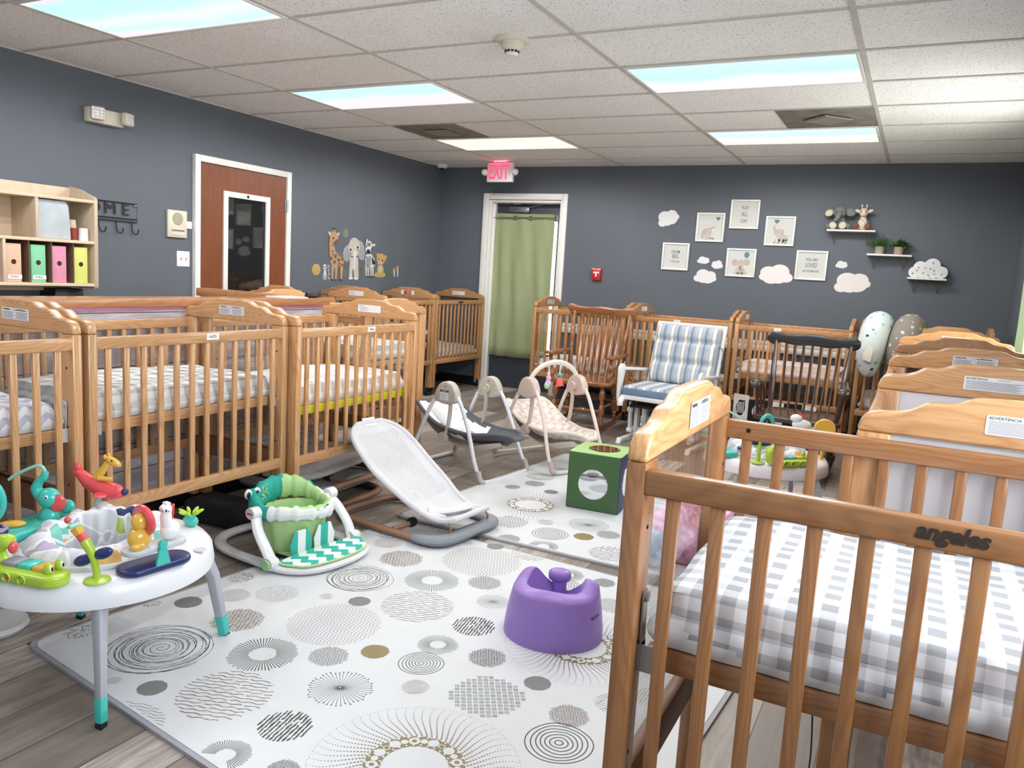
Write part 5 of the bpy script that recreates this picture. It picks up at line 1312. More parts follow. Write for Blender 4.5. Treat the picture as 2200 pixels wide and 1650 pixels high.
def rocker(label, loc, rz, wz, wx, crest_m, dark=False, H=.62):
    t = thing('rocking_chair', label, 'rocking chair', loc, rz)
    zs = .41; W = .26
    seat = [tuple(p)[:2] for p in smooth_path([(-.27,-.24,0),(0,-.265,0),(.27,-.24,0),(.26,0,0),(.22,.22,0),(0,.24,0),(-.22,.22,0),(-.26,0,0)], 5, True)]
    MB().prism(seat, zs-.022, zs+.014, 'z').build('seat', wx, t, bevel=.01, seg=3)
    for s in (-1, 1):
        x = s*.225
        rk = [(x, -.36+.8*i/16, .022+.10*((i/16-.42)**2)*1.3) for i in range(17)]
        b = MB(); b.tube(rk, [.026]*17, 4, flat=.5, up=(1,0,0)); b.build('rocker', wx, t, bevel=.004)
        for y0, y1 in ((-.20,-.22),(.17,.20)):
            q = MB(); turn(q, (x*.92,y0*.9,zs-.02), (x,y1,.05), .024); q.build('leg', wz, t)
        q = MB(); turn(q, (x*.95,-.2,.20), (x*.95,.18,.20), .014); q.build('side_stretcher', wz, t)
        back = (s*.235,.20,zs+.01); topp = (s*.262,.335,zs+H-.03)
        q = MB()
        if dark: q.tube([Vector(back).lerp(Vector(topp), k/6) for k in range(7)], [.016,.02,.021,.020,.018,.014,.011], 10)
        else: turn(q, back, topp, .021)
        q.build('back_post', wz, t)
        az = zs+.225
        if dark: q = MB().tube(smooth_path([(s*.262,.24,az+.02),(s*.275,.12,az-.01),(s*.285,-.02,az-.015),(s*.285,-.16,az+.010),(s*.285,-.235,az+.005),(s*.285,-.25,az-.03)], 5), [.016,.017,.018,.02,.022,.024,.026,.027,.028,.029,.030,.031,.032,.034,.036,.038,.04,.042,.042,.040,.038,.036,.034,.032,.028,.02], 10, flat=.55, up=(0,0,1) if False else None)
        else: q = MB().box((s*.275,.02,az), (.065,.42,.026)).box((s*.275,-.21,az), (.085,.08,.028))
        q.build('armrest', EBW if dark else wx, t, bevel=0 if dark else .008)
        q = MB()
        if dark: q.tube([(s*.255,-.19,zs),(s*.28,-.20,az-.02)], [.014,.012], 8)
        else: turn(q, (s*.25,-.19,zs), (s*.275,-.20,az-.01), .022)
        q.build('arm_post', wz, t)
        for y in ((-.06,.06) if dark else (.02,)):
            MB().tube([(s*.252,y,zs),(s*.28,y-.005,az-.01)], .009, 8).build('arm_spindle', wz, t)
    q = MB(); turn(q, (-.215,-.20,.17), (.215,-.20,.17), .018); q.build('front_stretcher', wz, t)
    q = MB(); turn(q, (-.215,.18,.22), (.215,.18,.22), .014); q.build('rear_stretcher', wz, t)
    for i in range(7):
        u = -.165+.055*i; a = Vector((u,.205,zs+.01)); b_ = Vector((u*1.12,.33,zs+H-.06)); bow = Vector((0,.02,0))
        P = [a.lerp(b_, k/8)+bow*sin(pi*k/8) for k in range(9)]
        if dark: MB().tube(P, [.008]*9, 8).build('spindle', wz, t)
        else: MB().tube(P, [.007,.009,.022,.026,.024,.018,.012,.009,.007], 6, flat=.35, up=(0,1,0)).build('spindle', wx, t)
    zt = zs+H
    up_ = [(-.315,-.045),(-.325,-.01),(-.30,.025),(-.25,.035),(-.20,.018),(-.14,.020),(0,.032),(.14,.020),(.20,.018),(.25,.035),(.30,.025),(.325,-.01),(.315,-.045),(.27,-.065),(.22,-.045),(.12,-.06),(0,-.052),(-.12,-.06),(-.22,-.045),(-.27,-.065)]
    if not dark: up_ = [(-.325,-.02),(-.33,.01),(-.29,.035),(-.22,.015),(-.12,.012),(0,.022),(.12,.012),(.22,.015),(.29,.035),(.33,.01),(.325,-.02),(.29,-.055),(.18,-.058),(0,-.05),(-.18,-.058),(-.29,-.055)]
    b = MB(); pl = smooth_path([(x,z,0) for x,z in up_], 4, True); n = len(pl)
    vs = []
    for k, off in ((0,-.013),(1,.013)):
        for p in pl: vs.append((p.x, .345+off-.25*p.x*p.x*-1.0*-.6, zt-.01+p.y))
    b.add(vs, [tuple(range(n)), tuple(range(2*n-1, n-1, -1))]+[(i, n+i, n+(i+1) % n, (i+1) % n) for i in range(n)])
    b.build('crest_rail', crest_m, t, bevel=.007, seg=2)
    return t
rocker('brown wooden rocking chair with turned legs behind the pink swing', (1.515, 2.78, 0), 4, MAPLE, MAPX, MAPX)
rocker('black rocking chair with spindle back near the right wall cribs', (3.375, 2.22, 0), 0, EBW, EBW, EBON, True, .545)
# white glider with striped cushions
t = thing('glider_chair', 'white glider chair with blue striped cushions', 'glider chair', (2.34, 2.55, 0), -4)
GW = flat('glider_white', (228,228,230), .3, coat=.3, var=.02)
N = Nodes('blue_stripes'); x_, y_, z_ = sepxyz(N)
fr_ = N.math('FRACT', N.math('DIVIDE', N.math('ADD', x_, 40.0), .118))
cr = N.ramp(fr_, [(0, lin((226,224,212))), (.12, lin((128,138,154))), (.15, lin((172,180,192))), (.34, lin((158,166,180))), (.38, lin((124,140,162))), (.50, lin((128,144,166))), (.53, lin((164,172,186))), (.70, lin((176,184,196))), (.88, lin((128,138,154))), (.91, lin((226,224,212)))])
for n_ in N.t.nodes:
    if n_.type == 'VALTORGB': n_.color_ramp.interpolation = 'CONSTANT'
N.set(Base_Color=cr, Roughness=.85); N.bump(N.noise(N.coord(), 14, 3), .5, .012); STR = N.m
BLU = cloth('blue_cushion', (112,132,158), .85, .12)
for s in (-1, 1):
    x = s*.285
    MB().bar((x,.21,.33), (x*1.0,.40,.955), .028, .045).build('back_post', GW, t, bevel=.008)
    MB().prism([(-.33,.0),(-.30,.045),(-.20,.03),(-.12,.0)], x-.02, x+.02, 'x').bar((x,-.30,.02), (x,.30,.02), .04, .04).build('base_foot', GW, t, bevel=.006)
    MB().tube(smooth_path([(x,-.30,.36),(x,-.335,.345),(x,-.34,.31)], 5), [.024]*11, 10).bar((x,-.30,.365), (x,.24,.34), .035, .045).build('side_rail', GW, t, bevel=0)
    arm = [(-.30,.345),(-.245,.345),(-.235,.48),(-.20,.585),(-.215,.62),(-.255,.635),(-.295,.62),(-.315,.585),(-.31,.50)]
    ar = [tuple(p)[:2] for p in smooth_path([(a,c,0) for a,c in arm], 4, True)]
    MB().prism(ar, s*.325-.012, s*.325+.012, 'x').build('arm_panel', GW, t, bevel=.005)
    MB().bar((s*.325,-.24,.595), (s*.30,.30,.55), .03, .024).build('arm_rail', GW, t, bevel=.005)
    for y in (-.17, .12): MB().bar((x*.92,y,.33), (x*.92,y+.02,.08), .018, .04).lathe([(.001,-.02),(.02,-.02),(.02,.02),(.001,.02)], (x*.92,y+.015,.09), 14, Ry(90)).lathe([(.001,-.02),(.02,-.02),(.02,.02),(.001,.02)], (x*.92,y,.26), 14, Ry(90)).build('glide_arm', GW, t)
    MB().bar((x*.8,-.10,.04), (x*.8,-.10,.30), .03, .06).bar((x*.8,.10,.04), (x*.8,.10,.28), .03, .06).build('base_post', GW, t, bevel=.004)
MB().bar((-.27,-.10,.10), (.27,-.10,.10), .03, .03).bar((-.27,.10,.15), (.27,.10,.15), .03, .05).build('cross_bar', GW, t, bevel=.004)
MB().bar((-.30,-.29,.375), (.30,-.29,.375), .035, .035).bar((-.3,.22,.36), (.3,.22,.36), .03, .03).build('seat_frame', GW, t, bevel=.006)
MB().bar((-.30,.395,.94), (.30,.395,.94), .05, .028, up=(0,1,0)).build('top_rail', GW, t, bevel=.008)
MB().box((0,-.02,.30), (.5,.4,.02)).build('seat_webbing', BLACK, t)
c_ = MB().box((0,-.04,.425), (.60,.52,.085)); c_ = c_.build('seat_cushion', [BLU, STR], t, bevel=.028, seg=4)
for p in c_.data.polygons:
    if p.normal.z > .5: p.material_index = 1
b = MB(); b.X = Matrix.Translation((0,.20,.46)) @ Matrix.Rotation(radians(-16), 4, 'X')
def cu(u, v):
    x = (u-.5)*.545; z = v*.50; e = (1-abs(2*u-1)**10)*(1-abs(2*v-1)**10); puff = .075*e**.4*(1-.35*math.exp(-((v-.36)/.05)**2)-.35*math.exp(-((v-.72)/.04)**2)); k = 1-.03*abs(2*v-1)**8
    return (x*k, -puff, z)
b.grid(cu, 44, 44); b.grid(lambda u, v: ((u-.5)*.545*(1-.03*abs(2*v-1)**8), .02, v*.50), 8, 8)
b.build('back_cushion', STR, t, ang=80)
for s in (-1, 1): MB().tube(smooth_path([(s*.27,.28,.80),(s*.30,.30,.78),(s*.31,.30,.72),(s*.30,.31,.66)], 5), .004, 6).build('cushion_tie', BLU, t)
# ================================================================ back wall pictures and shelves
def bw(d0=0): return lambda u, v, d: (u, YB-d0-d, v)
PAPER = flat('print_paper', (232, 226, 222), .7, var=.01); PFR = flat('white_frame', (236, 234, 232), .35, var=.01)
GTX = flat('text_grey', (96, 94, 96), .8); PKE = flat('watercolour_grey_pink', (214, 196, 190), .8, var=.12); PKD = flat('watercolour_dark', (160, 128, 120), .8); BLB = flat('balloon_blue', (92, 136, 156), .7, var=.15); PNK = flat('ear_pink', (220, 184, 178), .8)
PM = [PAPER, GTX, PKE, PKD, BLB, PNK]
def frame(name_label, x0, x1, z0, z1, draw):
    t = thing('framed_print', name_label, 'picture', ((x0+x1)/2, YB, (z0+z1)/2), 0, 'white framed prints on the back wall')
    w, h = x1-x0, z1-z0; b = MB(); fw = .016
    for s in (-1, 1): b.box((s*(w/2-fw/2), -.011, 0), (fw, .020, h)); b.box((0, -.011, s*(h/2-fw/2)), (w-2*fw, .020, fw))
    b.build('frame', PFR, t, bevel=.002)
    b = MB(); b.cur = 0; b.box((0, -.005, 0), (w-2*fw, .006, h-2*fw))
    D = Draw(b, lambda u, v, d: (u, -.0082-d, v), .0004); draw(D, w, h); b.build('print', PM, t, smooth=False)
    MB().add([], []) if False else None
    MB().box((0, -.0135, 0), (w-2*fw, .0012, h-2*fw)).build('glass', GLASS, t, smooth=False)
    return t
def words(lines):
    def f(D, w, h):
        for s, y, sz, sx in lines: D.text(s, 0, y*h, sz, 1, sx=sx, bold=.0002)
    return f
frame('white frame reading DREAM BIG LITTLE ONE', 1.708, 1.977, 1.421, 1.686, words([('DREAM', .17, .042, .62), ('BIG', .0, .062, .66), ('LITTLE ONE', -.19, .026, .66)]))
frame('white frame reading PLAY ALL DAY, topmost of the prints', 2.340, 2.609, 1.840, 2.110, words([('PLAY', .22, .048, .62), ('ALL', .0, .058, .62), ('DAY', -.24, .052, .62)]))
frame('white frame reading YOU ARE LOVED BEYOND MEASURE', 2.980, 3.252, 1.394, 1.660, words([('YOU ARE', .19, .040, .62), ('LOVED', .0, .054, .62), ('BEYOND MEASURE', -.20, .027, .62)]))
def heart(D, x, y, s): D.poly([(x+s*.06*(16*sin(a)**3), y+s*.06*(13*cos(a)-5*cos(2*a)-2*cos(3*a)-cos(4*a))) for a in (2*pi*i/30 for i in range(30))], 4)
def ele_a(D, w, h):
    D.ell(-.035,-.085,.045,.035,2); D.ell(-.02,-.045,.038,.036,2,d=.0006); D.ell(-.050,-.045,.022,.028,5,rot=-20,d=.0010)
    D.line([(.0,-.02),(.02,.0),(.05,.005)], [.02,.014,.008], 2, d=.0008); D.line([(.0,-.11),(.03,-.10),(.045,-.115)], .012, 3); D.line([(-.07,-.11),(-.08,-.07),(-.05,-.02),(-.02,-.01),(.01,-.02),(.05,.012)], .0025, 3, d=.0014); D.ell(.0,-.045,.003,.004,1,d=.0016)
    heart(D, .07, .085, .022); D.line([(.07,.065),(.055,.02)], .0015, 3)
def ele_b(D, w, h):
    D.ell(.03,-.065,.05,.035,2); D.ell(-.01,-.015,.036,.034,2,d=.0006); D.ell(.022,-.01,.018,.026,5,rot=10,d=.0010)
    D.line([(-.035,-.01),(-.05,.02),(-.05,.05),(-.04,.055)], [.02,.015,.010,.006], 2, d=.0008)
    for x in (-.03,.005,.045,.07): D.line([(x,-.075),(x-.01,-.105)], .018, 2); D.ell(x-.01,-.108,.011,.006,3)
    D.line([(-.055,.055),(-.06,.02),(-.045,-.03),(-.01,-.05)], .0022, 3, d=.0014); D.line([(.08,-.05),(.095,-.03)], .003, 3); D.ell(-.018,-.01,.003,.004,1,d=.0016)
    heart(D, -.035, .088, .024); D.line([(-.035,.066),(-.042,.05)], .0015, 3)
def ele_c(D, w, h):
    D.ell(.0,-.07,.045,.035,2); D.ell(-.055,-.0,.030,.032,5,rot=15); D.ell(.055,.005,.030,.032,5,rot=-15); D.ell(0,-.01,.036,.040,2,d=.0006)
    D.line([(0,-.03),(-.005,-.06),(.015,-.075)], [.018,.014,.010], 3, d=.0010)
    for s in (-1, 1): D.ell(s*.045,-.095,.018,.016,2,d=.0008); D.ell(s*.018,-.10,.016,.013,3,d=.0010); D.ell(s*.014,-.005,.003,.004,1,d=.0016)
    D.ell(.05,.075,.024,.028,4); D.line([(.05,.047),(.04,.02)], .0015, 3)
frame('white framed print of a seated elephant looking up at a blue heart, shiny glass', 2.025, 2.295, 1.708, 1.983, ele_a)
frame('white framed print of a walking elephant under a blue heart balloon', 2.676, 2.942, 1.693, 1.963, ele_b)
frame('white framed print of a sitting elephant holding a round blue balloon', 2.344, 2.619, 1.389, 1.655, ele_c)
CLD = flat('cloud_white', (226, 226, 228), .6, var=.01); CLP = flat('cloud_pinkish_white', (230, 225, 224), .6, var=.01)
def union_outline(circs, n=120):
    cx = sum(c[0] for c in circs)/len(circs); cy = sum(c[1] for c in circs)/len(circs); out = []
    for i in range(n):
        a = 2*pi*i/n; dx, dy = cos(a), sin(a); best = 0.01
        for x, y, r in circs:
            ox, oy = cx-x, cy-y; bb = ox*dx+oy*dy; cc = ox*ox+oy*oy-r*r; q = bb*bb-cc
            if q > 0: best = max(best, -bb+sqrt(q))
        out.append((cx+best*dx, cy+best*dy))
    return out
def cloud(lab, cx, cz, w, h, rot, m, flip=1):
    base = [(-.34,-.16,.20),(-.12,.10,.30),(.22,.04,.26),(.12,-.14,.30),(-.10,-.16,.26),(.36,-.16,.15)]
    c, s = cos(radians(rot)), sin(radians(rot)); cs = [((x*c*flip-y*.9*s), (x*s*flip+y*.9*c), r) for x, y, r in base]
    pts = union_outline(cs); xs = [p[0] for p in pts]; ys = [p[1] for p in pts]
    sx = w/(max(xs)-min(xs)); sy = h/(max(ys)-min(ys)); mx = (max(xs)+min(xs))/2; my = (max(ys)+min(ys))/2
    o = MB().prism([((x-mx)*sx, (y-my)*sy) for x, y in pts], -.005, -.0005, 'y').build('wall_cloud', m, ang=20, loc=(cx, YB, cz))
    return tag(o, lab, 'wall decoration', 'white clouds on the back wall')
cloud('white wall cloud left of all the prints, tilted, highest', 1.74, 1.922, .21, .165, 28, CLD)
cloud('tiny white wall cloud right of the DREAM BIG frame', 2.122, 1.530, .12, .070, 0, CLD)
cloud('small white wall cloud below the elephant print with shiny glass', 2.260, 1.494, .11, .082, 0, CLD, -1)
cloud('medium white wall cloud under two tiny ones', 2.153, 1.375, .222, .135, 0, CLD)
cloud('large white wall cloud between the balloon elephant and YOU ARE LOVED', 2.814, 1.431, .305, .182, 0, CLP, -1)
cloud('tiny white wall cloud right of the YOU ARE LOVED frame', 3.372, 1.547, .100, .066, 0, CLD)
cloud('large white wall cloud under the plant shelf, lowest right', 3.481, 1.389, .300, .176, 14, CLP)
BRZ = flat('bronze_wire', (140, 112, 84), .35, metal=.7)
for x0, x1, z, lab in ((3.227,3.622,1.850,'white wall shelf holding the stuffed animals'), (3.576,3.931,1.650,'white wall shelf holding two potted plants'), (3.915,4.215,1.463,'white wall shelf holding the cloud light')):
    t = thing('wall_shelf', lab, 'shelf', ((x0+x1)/2, YB, z), 0, 'white shelves on wire brackets'); w = x1-x0
    MB().box((0,-.066,-.008), (w,.125,.016)).build('board', WHITEP, t, bevel=.002)
    for s in (-1, 1):
        x = s*(w/2-.06); p = (x,-.006,-.125)
        MB().tube([(x-.035,-.006,-.017), p, (x+.035,-.006,-.017)], .0025, 6).tube([p, (x,-.115,-.017)], .0025, 6).build('wire_bracket', BRZ, t)
# stuffed elephant
PG = cloth('plush_grey', (122,124,124), .95, .12, 90, .5); CORD = Nodes('corduroy_cream'); x_, y_, z_ = sepxyz(CORD)
CORD.set(Base_Color=CORD.mix(stripe(CORD, CORD.math('ADD', x_, CORD.math('MULTIPLY', z_, .3)), .010, .35), lin((226,214,190)), lin((176,164,142))), Roughness=.9); CORD = CORD.m
t = thing('stuffed_elephant', 'grey plush elephant with striped cream ears and feet on the top shelf', 'stuffed animal', (3.318, 4.02, 1.8505), -4)
MB().ell((0,.0,.062), (.055,.040,.062)).build('body', PG, t)
h = MB().ell((.0,-.018,.145), (.055,.046,.048)).ell((.0,-.02,.178), (.04,.03,.02)).tube(smooth_path([(.005,-.05,.135),(-.005,-.075,.10),(-.02,-.08,.075),(-.03,-.088,.085)], 5), [.026,.025,.024,.023,.022,.021,.02,.019,.018,.017,.016,.015,.014,.014,.013,.010], 12).build('head', PG, t)
for s in (-1, 1):
    MB().ell((s*.085,-.005,.150), (.042,.012,.034), Ry(s*18)).build('ear', PG, h)
    MB().ell((s*.024,-.062,.152), (.004,.004,.005)).build('eye', BLACK, h)
    MB().tube([(s*.045,-.01,.05),(s*.075,-.03,.028),(s*.10,-.045,.018)], [.024,.022,.018], 10).build('arm', PG, t)
    l = MB().tube([(s*.03,-.01,.03),(s*.038,-.055,.032)], [.03,.034], 12).build('leg', PG, t); MB().ell((s*.040,-.060,.033), (.031,.010,.032)).build('foot_sole', CORD, l)
MB().ell((-.090,-.016,.143), (.034,.006,.028), Ry(-18)).build('ear_lining', CORD, h)
# stuffed giraffe
PGf = doodle('plush_giraffe', (226,208,190), [(158,122,96)], 60, .30, .9); PBR = cloth('plush_brown', (122,84,58), .95, .1, 90, .4); PCR = cloth('plush_cream', (222,200,184), .95, .06, 90, .4)
t = thing('stuffed_giraffe', 'plush giraffe with brown feet beside the plush elephant', 'stuffed animal', (3.512, 4.02, 1.8505), -4)
MB().ell((0,0,.055), (.042,.036,.058)).tube([(0,0,.08),(0,-.004,.115)], .026, 12).build('body', PGf, t)
h = MB().ell((0,-.012,.150), (.036,.034,.040)).build('head', PGf, t); MB().ell((0,-.034,.134), (.026,.020,.020)).build('muzzle', PCR, h)
for s in (-1, 1):
    MB().ell((s*.050,-.008,.165), (.026,.008,.014), Ry(-s*22)).build('ear', PCR, h); MB().tube([(s*.018,-.01,.182),(s*.020,-.01,.208)], [.005,.005], 8).ell((s*.020,-.01,.212), (.009,.009,.010)).build('horn', PCR, h)
    MB().ell((s*.017,-.042,.156), (.004,.003,.005)).build('eye', BLACK, h)
    l = MB().tube([(s*.028,-.01,.028),(s*.045,-.045,.028)], [.022,.024], 10).build('leg', PGf, t); MB().ell((s*.048,-.055,.030), (.027,.018,.029)).build('foot', PBR, l)
# potted plants
POT = flat('woven_pot', (168,154,136), .9, bump=.4, bs=120, var=.12)
LF1 = flat('leaf_bright', (84,128,50), .55, var=.35); LF2 = flat('leaf_dark', (60,92,48), .55, var=.35); SOIL = flat('soil', (58,44,36), .95)
def plant(lab, x, kind):
    t = thing('potted_plant', lab, 'potted plant', (x, 4.025, 1.6505), 0)
    MB().lathe([(.001,0),(.034,0),(.037,.04),(.038,.066),(.034,.066),(.033,.056),(.001,.056)], n=24).build('pot', POT, t)
    MB().lathe([(.001,.058),(.033,.057)], n=16, caps=False).build('soil', SOIL, t)
    r = random.Random(int(x*100)); b = MB()
    for i in range(60 if kind else 85):
        a = r.uniform(0, 2*pi); e = r.uniform(.15, 1.35); L = r.uniform(.06, .125 if not kind else .10)
        d = Vector((cos(a)*cos(e)*1.15, sin(a)*cos(e)*.8, sin(e)*.85)); p0 = Vector((0,0,.06)); p1 = p0+d*L*.6+Vector((0,0,.005)); p2 = p0+d*L+Vector((0,0,-.02*(1-sin(e))))
        b.tube([p0, p1, p2], .0012, 4)
        for k in range(7 if kind else 9):
            f = .35+.65*k/8; q = (p0.lerp(p1, f*2) if f < .5 else p1.lerp(p2, f*2-1)); s_ = .0095 if kind else .0055
            R = Matrix.Rotation(r.uniform(0, 6.3), 3, 'Z') @ Matrix.Rotation(r.uniform(-.9, .9), 3, 'X')
            if kind: vs = [R @ Vector(v)*s_+q for v in ((0,0,0),(.8,.6,.15),(.9,1.3,.1),(0,1.9,0),(-.9,1.3,.1),(-.8,.6,.15))]
            else: vs = [R @ Vector(v)*s_+q for v in ((0,0,0),(.25,1.2,.1),(0,3.2,0),(-.25,1.2,.1))]
            b.cur = r.randint(0, 1); b.add(vs, [tuple(range(len(vs)))])
    b.build('foliage', [LF1, LF2] if kind else [LF2, LF1], t)
plant('feathery green potted plant, left of the two on the shelf', 3.672, 0); plant('broad-leaved green potted plant, right of the two on the shelf', 3.822, 1)
cs = [(-.095,.045,.048),(-.055,.085,.055),(.035,.105,.062),(.105,.050,.052),(.0,.05,.052),(-.04,.045,.045),(.05,.048,.048)]
t = thing('cloud_light', 'white cloud shaped marquee light with small bulbs on the lowest shelf', 'cloud light', (4.062, 4.03, 1.4635), -2)
MB().prism([(x, z) for x, z in union_outline(cs)], -.022, .018, 'y').build('cloud_box', CLD, t, bevel=.003)
for x, z in ((-.11,.035),(-.08,.06),(-.07,.085),(-.02,.085),(.02,.08),(.035,.13),(.05,.065),(.11,.035),(.055,.035),(.01,.022),(-.03,.040)): MB().ell((x,-.026,z), (.0055,.005,.0065)).build('bulb', METAL, t)

# ================================================================ left wall: stickers, hooks, cubby shelf
HM = [0.000503585, -5.48907e-06, 1.909, -7.71927e-05, -0.000467198, 1.668, -8.11961e-05, -1.07574e-05]
def PL(X, Y):
    d = HM[6]*X+HM[7]*Y+1; return ((HM[0]*X+HM[1]*Y+HM[2])/d, (HM[3]*X+HM[4]*Y+HM[5])/d)
SM = [flat('sticker_'+n, c, .75, var=.08) for n, c in (('tan', (178,146,114)), ('brown', (120,84,58)), ('cream', (190,184,176)), ('grey', (150,154,158)), ('dark', (38,36,38)), ('lion', (186,154,92)), ('green', (112,128,96)), ('white', (206,206,208)))]
TN, BRN, CRM, GRY, DK, LIO, GRN, WHT = range(8)
def sticker(lab, fn):
    b = MB(); D = Draw(b, lambda u, v, d: (XL+.0012+d*1.5,)+PL(u, v), .0)
    D._d = 0
    class W:
        def __init__(s): s.k = 0
        def nx(s): s.k += 1; return .00012*s.k
        def e(s, *a, **k): D.ell(*a, d=s.nx(), **k)
        def l(s, *a, **k): D.line(*a, d=s.nx(), **k)
        def p(s, *a, **k): D.poly(*a, d=s.nx(), **k)
    fn(W()); tag(b.build('wall_sticker', SM, smooth=False), lab, 'wall sticker', 'safari animal wall stickers')
def gir(w):
    w.l([(690,780),(740,900),(760,970)], 12, BRN)
    for x, y in ((490,1200),(560,1205),(640,1190),(665,1190)): w.l([(x+15,880),(x,1190)], [60,26], TN if x != 640 else BRN); w.e(x,1205,18,16,DK)
    w.p([(430,330),(460,330),(560,660),(690,760),(720,860),(700,960),(640,930),(560,930),(520,1000),(480,920),(430,780),(415,500)], TN)
    w.l([(436,340),(425,500),(430,700),(455,820)], 24, BRN); w.l([(530,690),(610,720),(690,770)], 12, BRN)
    w.e(525,350,80,110,TN,rot=-12); w.e(575,455,36,52,BRN,rot=10); w.e(437,285,24,38,CRM,rot=-20); w.e(608,300,22,36,CRM,rot=25)
    for x in (498,545): w.l([(x,260),(x,200)], 14, TN); w.e(x,195,14,14,DK)
    for x, y, r in ((485,520,14),(490,640,18),(470,780,26),(550,740,26),(610,810,24),(530,850,26),(675,800,20),(680,910,22),(620,890,20),(500,700,14)): w.e(x,y,r,r*1.3,BRN)
    w.e(510,380,16,18,DK)
def elep(w):
    w.e(790,680,85,170,GRY,rot=8); w.e(1050,620,80,200,GRY,rot=-10); w.p([(840,760),(1000,760),(1010,1150),(920,1180),(910,1000),(890,1000),(880,1180),(820,1170)], CRM)
    w.e(855,1170,45,26,WHT); w.e(960,1175,45,26,WHT); w.e(925,560,115,190,CRM); w.e(915,450,75,70,CRM)
    w.l([(940,640),(930,800),(915,900),(925,1000)], [60,44,36,30], WHT); w.l([(815,540),(740,590),(708,700)], 8, WHT); w.l([(1000,450),(1070,480),(1110,570)], 10, WHT)
    w.e(850,610,18,24,DK); w.e(990,565,18,24,DK); w.e(858,680,24,24,TN); w.e(1005,625,24,24,TN)
def zebr(w):
    for x in (1160,1200,1250,1285): w.l([(x,880),(x,1130)], [40,24], WHT); w.e(x,1142,14,16,DK); [w.l([(x-10,y),(x+10,y)], 7, DK) for y in range(960,1120,34)]
    w.p([(1150,700),(1250,690),(1320,800),(1325,920),(1240,960),(1150,930),(1125,800)], WHT); w.e(1200,560,64,130,WHT,rot=8); w.e(1160,440,20,50,WHT,rot=12); w.e(1300,510,34,34,WHT); w.l([(1145,470),(1140,410),(1165,395)], 12, DK); w.l([(1280,490),(1310,475),(1328,500)], 12, DK)
    w.e(1192,645,36,44,DK); w.e(1155,548,10,22,DK); w.e(1255,600,10,22,DK)
    for i in range(7): w.l([(1135+i*4,740+i*28),(1190,770+i*30),(1240,730+i*28)], 11, DK)
    for i in range(5): w.l([(1260+i*14,750+i*20),(1275+i*11,900)], 10, DK)
    for i in range(4): w.l([(1170+i*20,470),(1175+i*16,540)], 8, DK)
def cubb(w):
    w.e(1430,1100,115,55,LIO); w.e(1440,1010,66,120,LIO); w.e(1438,990,34,80,CRM); w.e(1450,790,88,110,LIO); w.e(1390,710,28,38,LIO); w.e(1535,760,28,46,LIO); w.e(1430,880,42,44,CRM)
    w.e(1405,795,13,13,DK); w.e(1480,825,13,13,DK); w.e(1430,855,12,9,DK); w.e(1430,900,16,20,BRN)
def lemu(w):
    w.e(345,1130,45,80,GRY); w.e(345,950,40,55,WHT); w.e(322,945,11,18,DK); w.e(362,948,11,18,DK); w.e(338,985,10,9,DK); w.e(345,1060,24,60,WHT)
    for i in range(9): w.e(410+(i % 3)*8,900+i*38,15,14,WHT if i % 2 else GRY)
def leaf(cx, cy, rx, ry, m=GRN):
    def f(w):
        w.e(cx, cy, rx, ry, m)
        for k in range(5): w.l([(cx-rx*.1,cy-ry*.8+k*ry*.35),(cx+rx*.8,cy-ry*.95+k*ry*.4)], 6, GRY)
    return f
def twigs(w):
    for x, y, h_ in ((740,1150,180),(1060,1130,220),(1090,1130,170),(1600,1130,230),(1640,1120,260),(1560,1120,180)):
        w.l([(x,y),(x+8,y-h_)], 6, GRN)
        for k in range(5): w.e(x-14,y-30-k*h_/6,15,7,GRN,rot=30); w.e(x+24,y-40-k*h_/6,15,7,GRN,rot=-30)
def meer(w):
    for x, y in ((1710,1000),(1775,960)): w.e(x,y,28,34,TN); w.l([(x,y+20),(x+4,1140)], [34,24], CRM); w.e(x-8,y-4,5,7,DK); w.e(x+10,y-4,5,7,DK)
sticker('giraffe wall sticker, tallest of the safari stickers', gir); sticker('white elephant wall sticker with large ears', elep); sticker('zebra wall sticker between elephant and lion cub', zebr); sticker('golden lion cub wall sticker', cubb)
sticker('small grey lemur wall sticker left of the giraffe', lemu); sticker('round dark leaf wall sticker above the elephant', leaf(752,285,58,88)); sticker('round pale leaf wall sticker at the far left of the stickers', leaf(175,1000,85,115,LIO)); sticker('thin green twig wall stickers between the animals', twigs); sticker('pair of small meerkat wall stickers at the right end', meer)
# hook rack
t = thing('hook_rack', 'black wire hook rack with the word HOME beside the cubby shelf', 'hook rack', (XL, 0, 0))
BK = flat('black_iron', (24,24,28), .45)
zt_, zm, zb_, y0_, y1_ = 1.613, 1.515, 1.487, -.42, .165
MB().tube([(.012,y0_,zt_),(.012,y1_,zt_),(.012,y1_,zb_),(.012,y0_,zb_)], .004, 8, closed=True).tube([(.012,y0_,zm-.008),(.012,y1_,zm-.008)], .004, 8).build('frame', BK, t)
b = MB(); D = Draw(b, lambda u, v, d: (.010+d, u, v), .002)
for ch, y in (('H',-.29),('O',-.158),('M',-.038),('E',.078)): D.text(ch, y, 1.564, .112, 0, sx=1.12, bold=0)
b.build('letters', BK, t, smooth=False, solid=.006)
for y in (-.36,-.24,-.125,.005,.125): MB().tube(smooth_path([(.012,y,zb_),(.014,y,1.44),(.02,y+.008,1.412),(.034,y+.024,1.405),(.040,y+.032,1.43)], 5), .0042, 8).ell((.040,y+.032,1.434), (.006,.006,.006)).build('hook', BK, t)
MB().ell((.018,y1_-.012,zt_-.012), (.004,.008,.008)).build('screw', METAL, t)
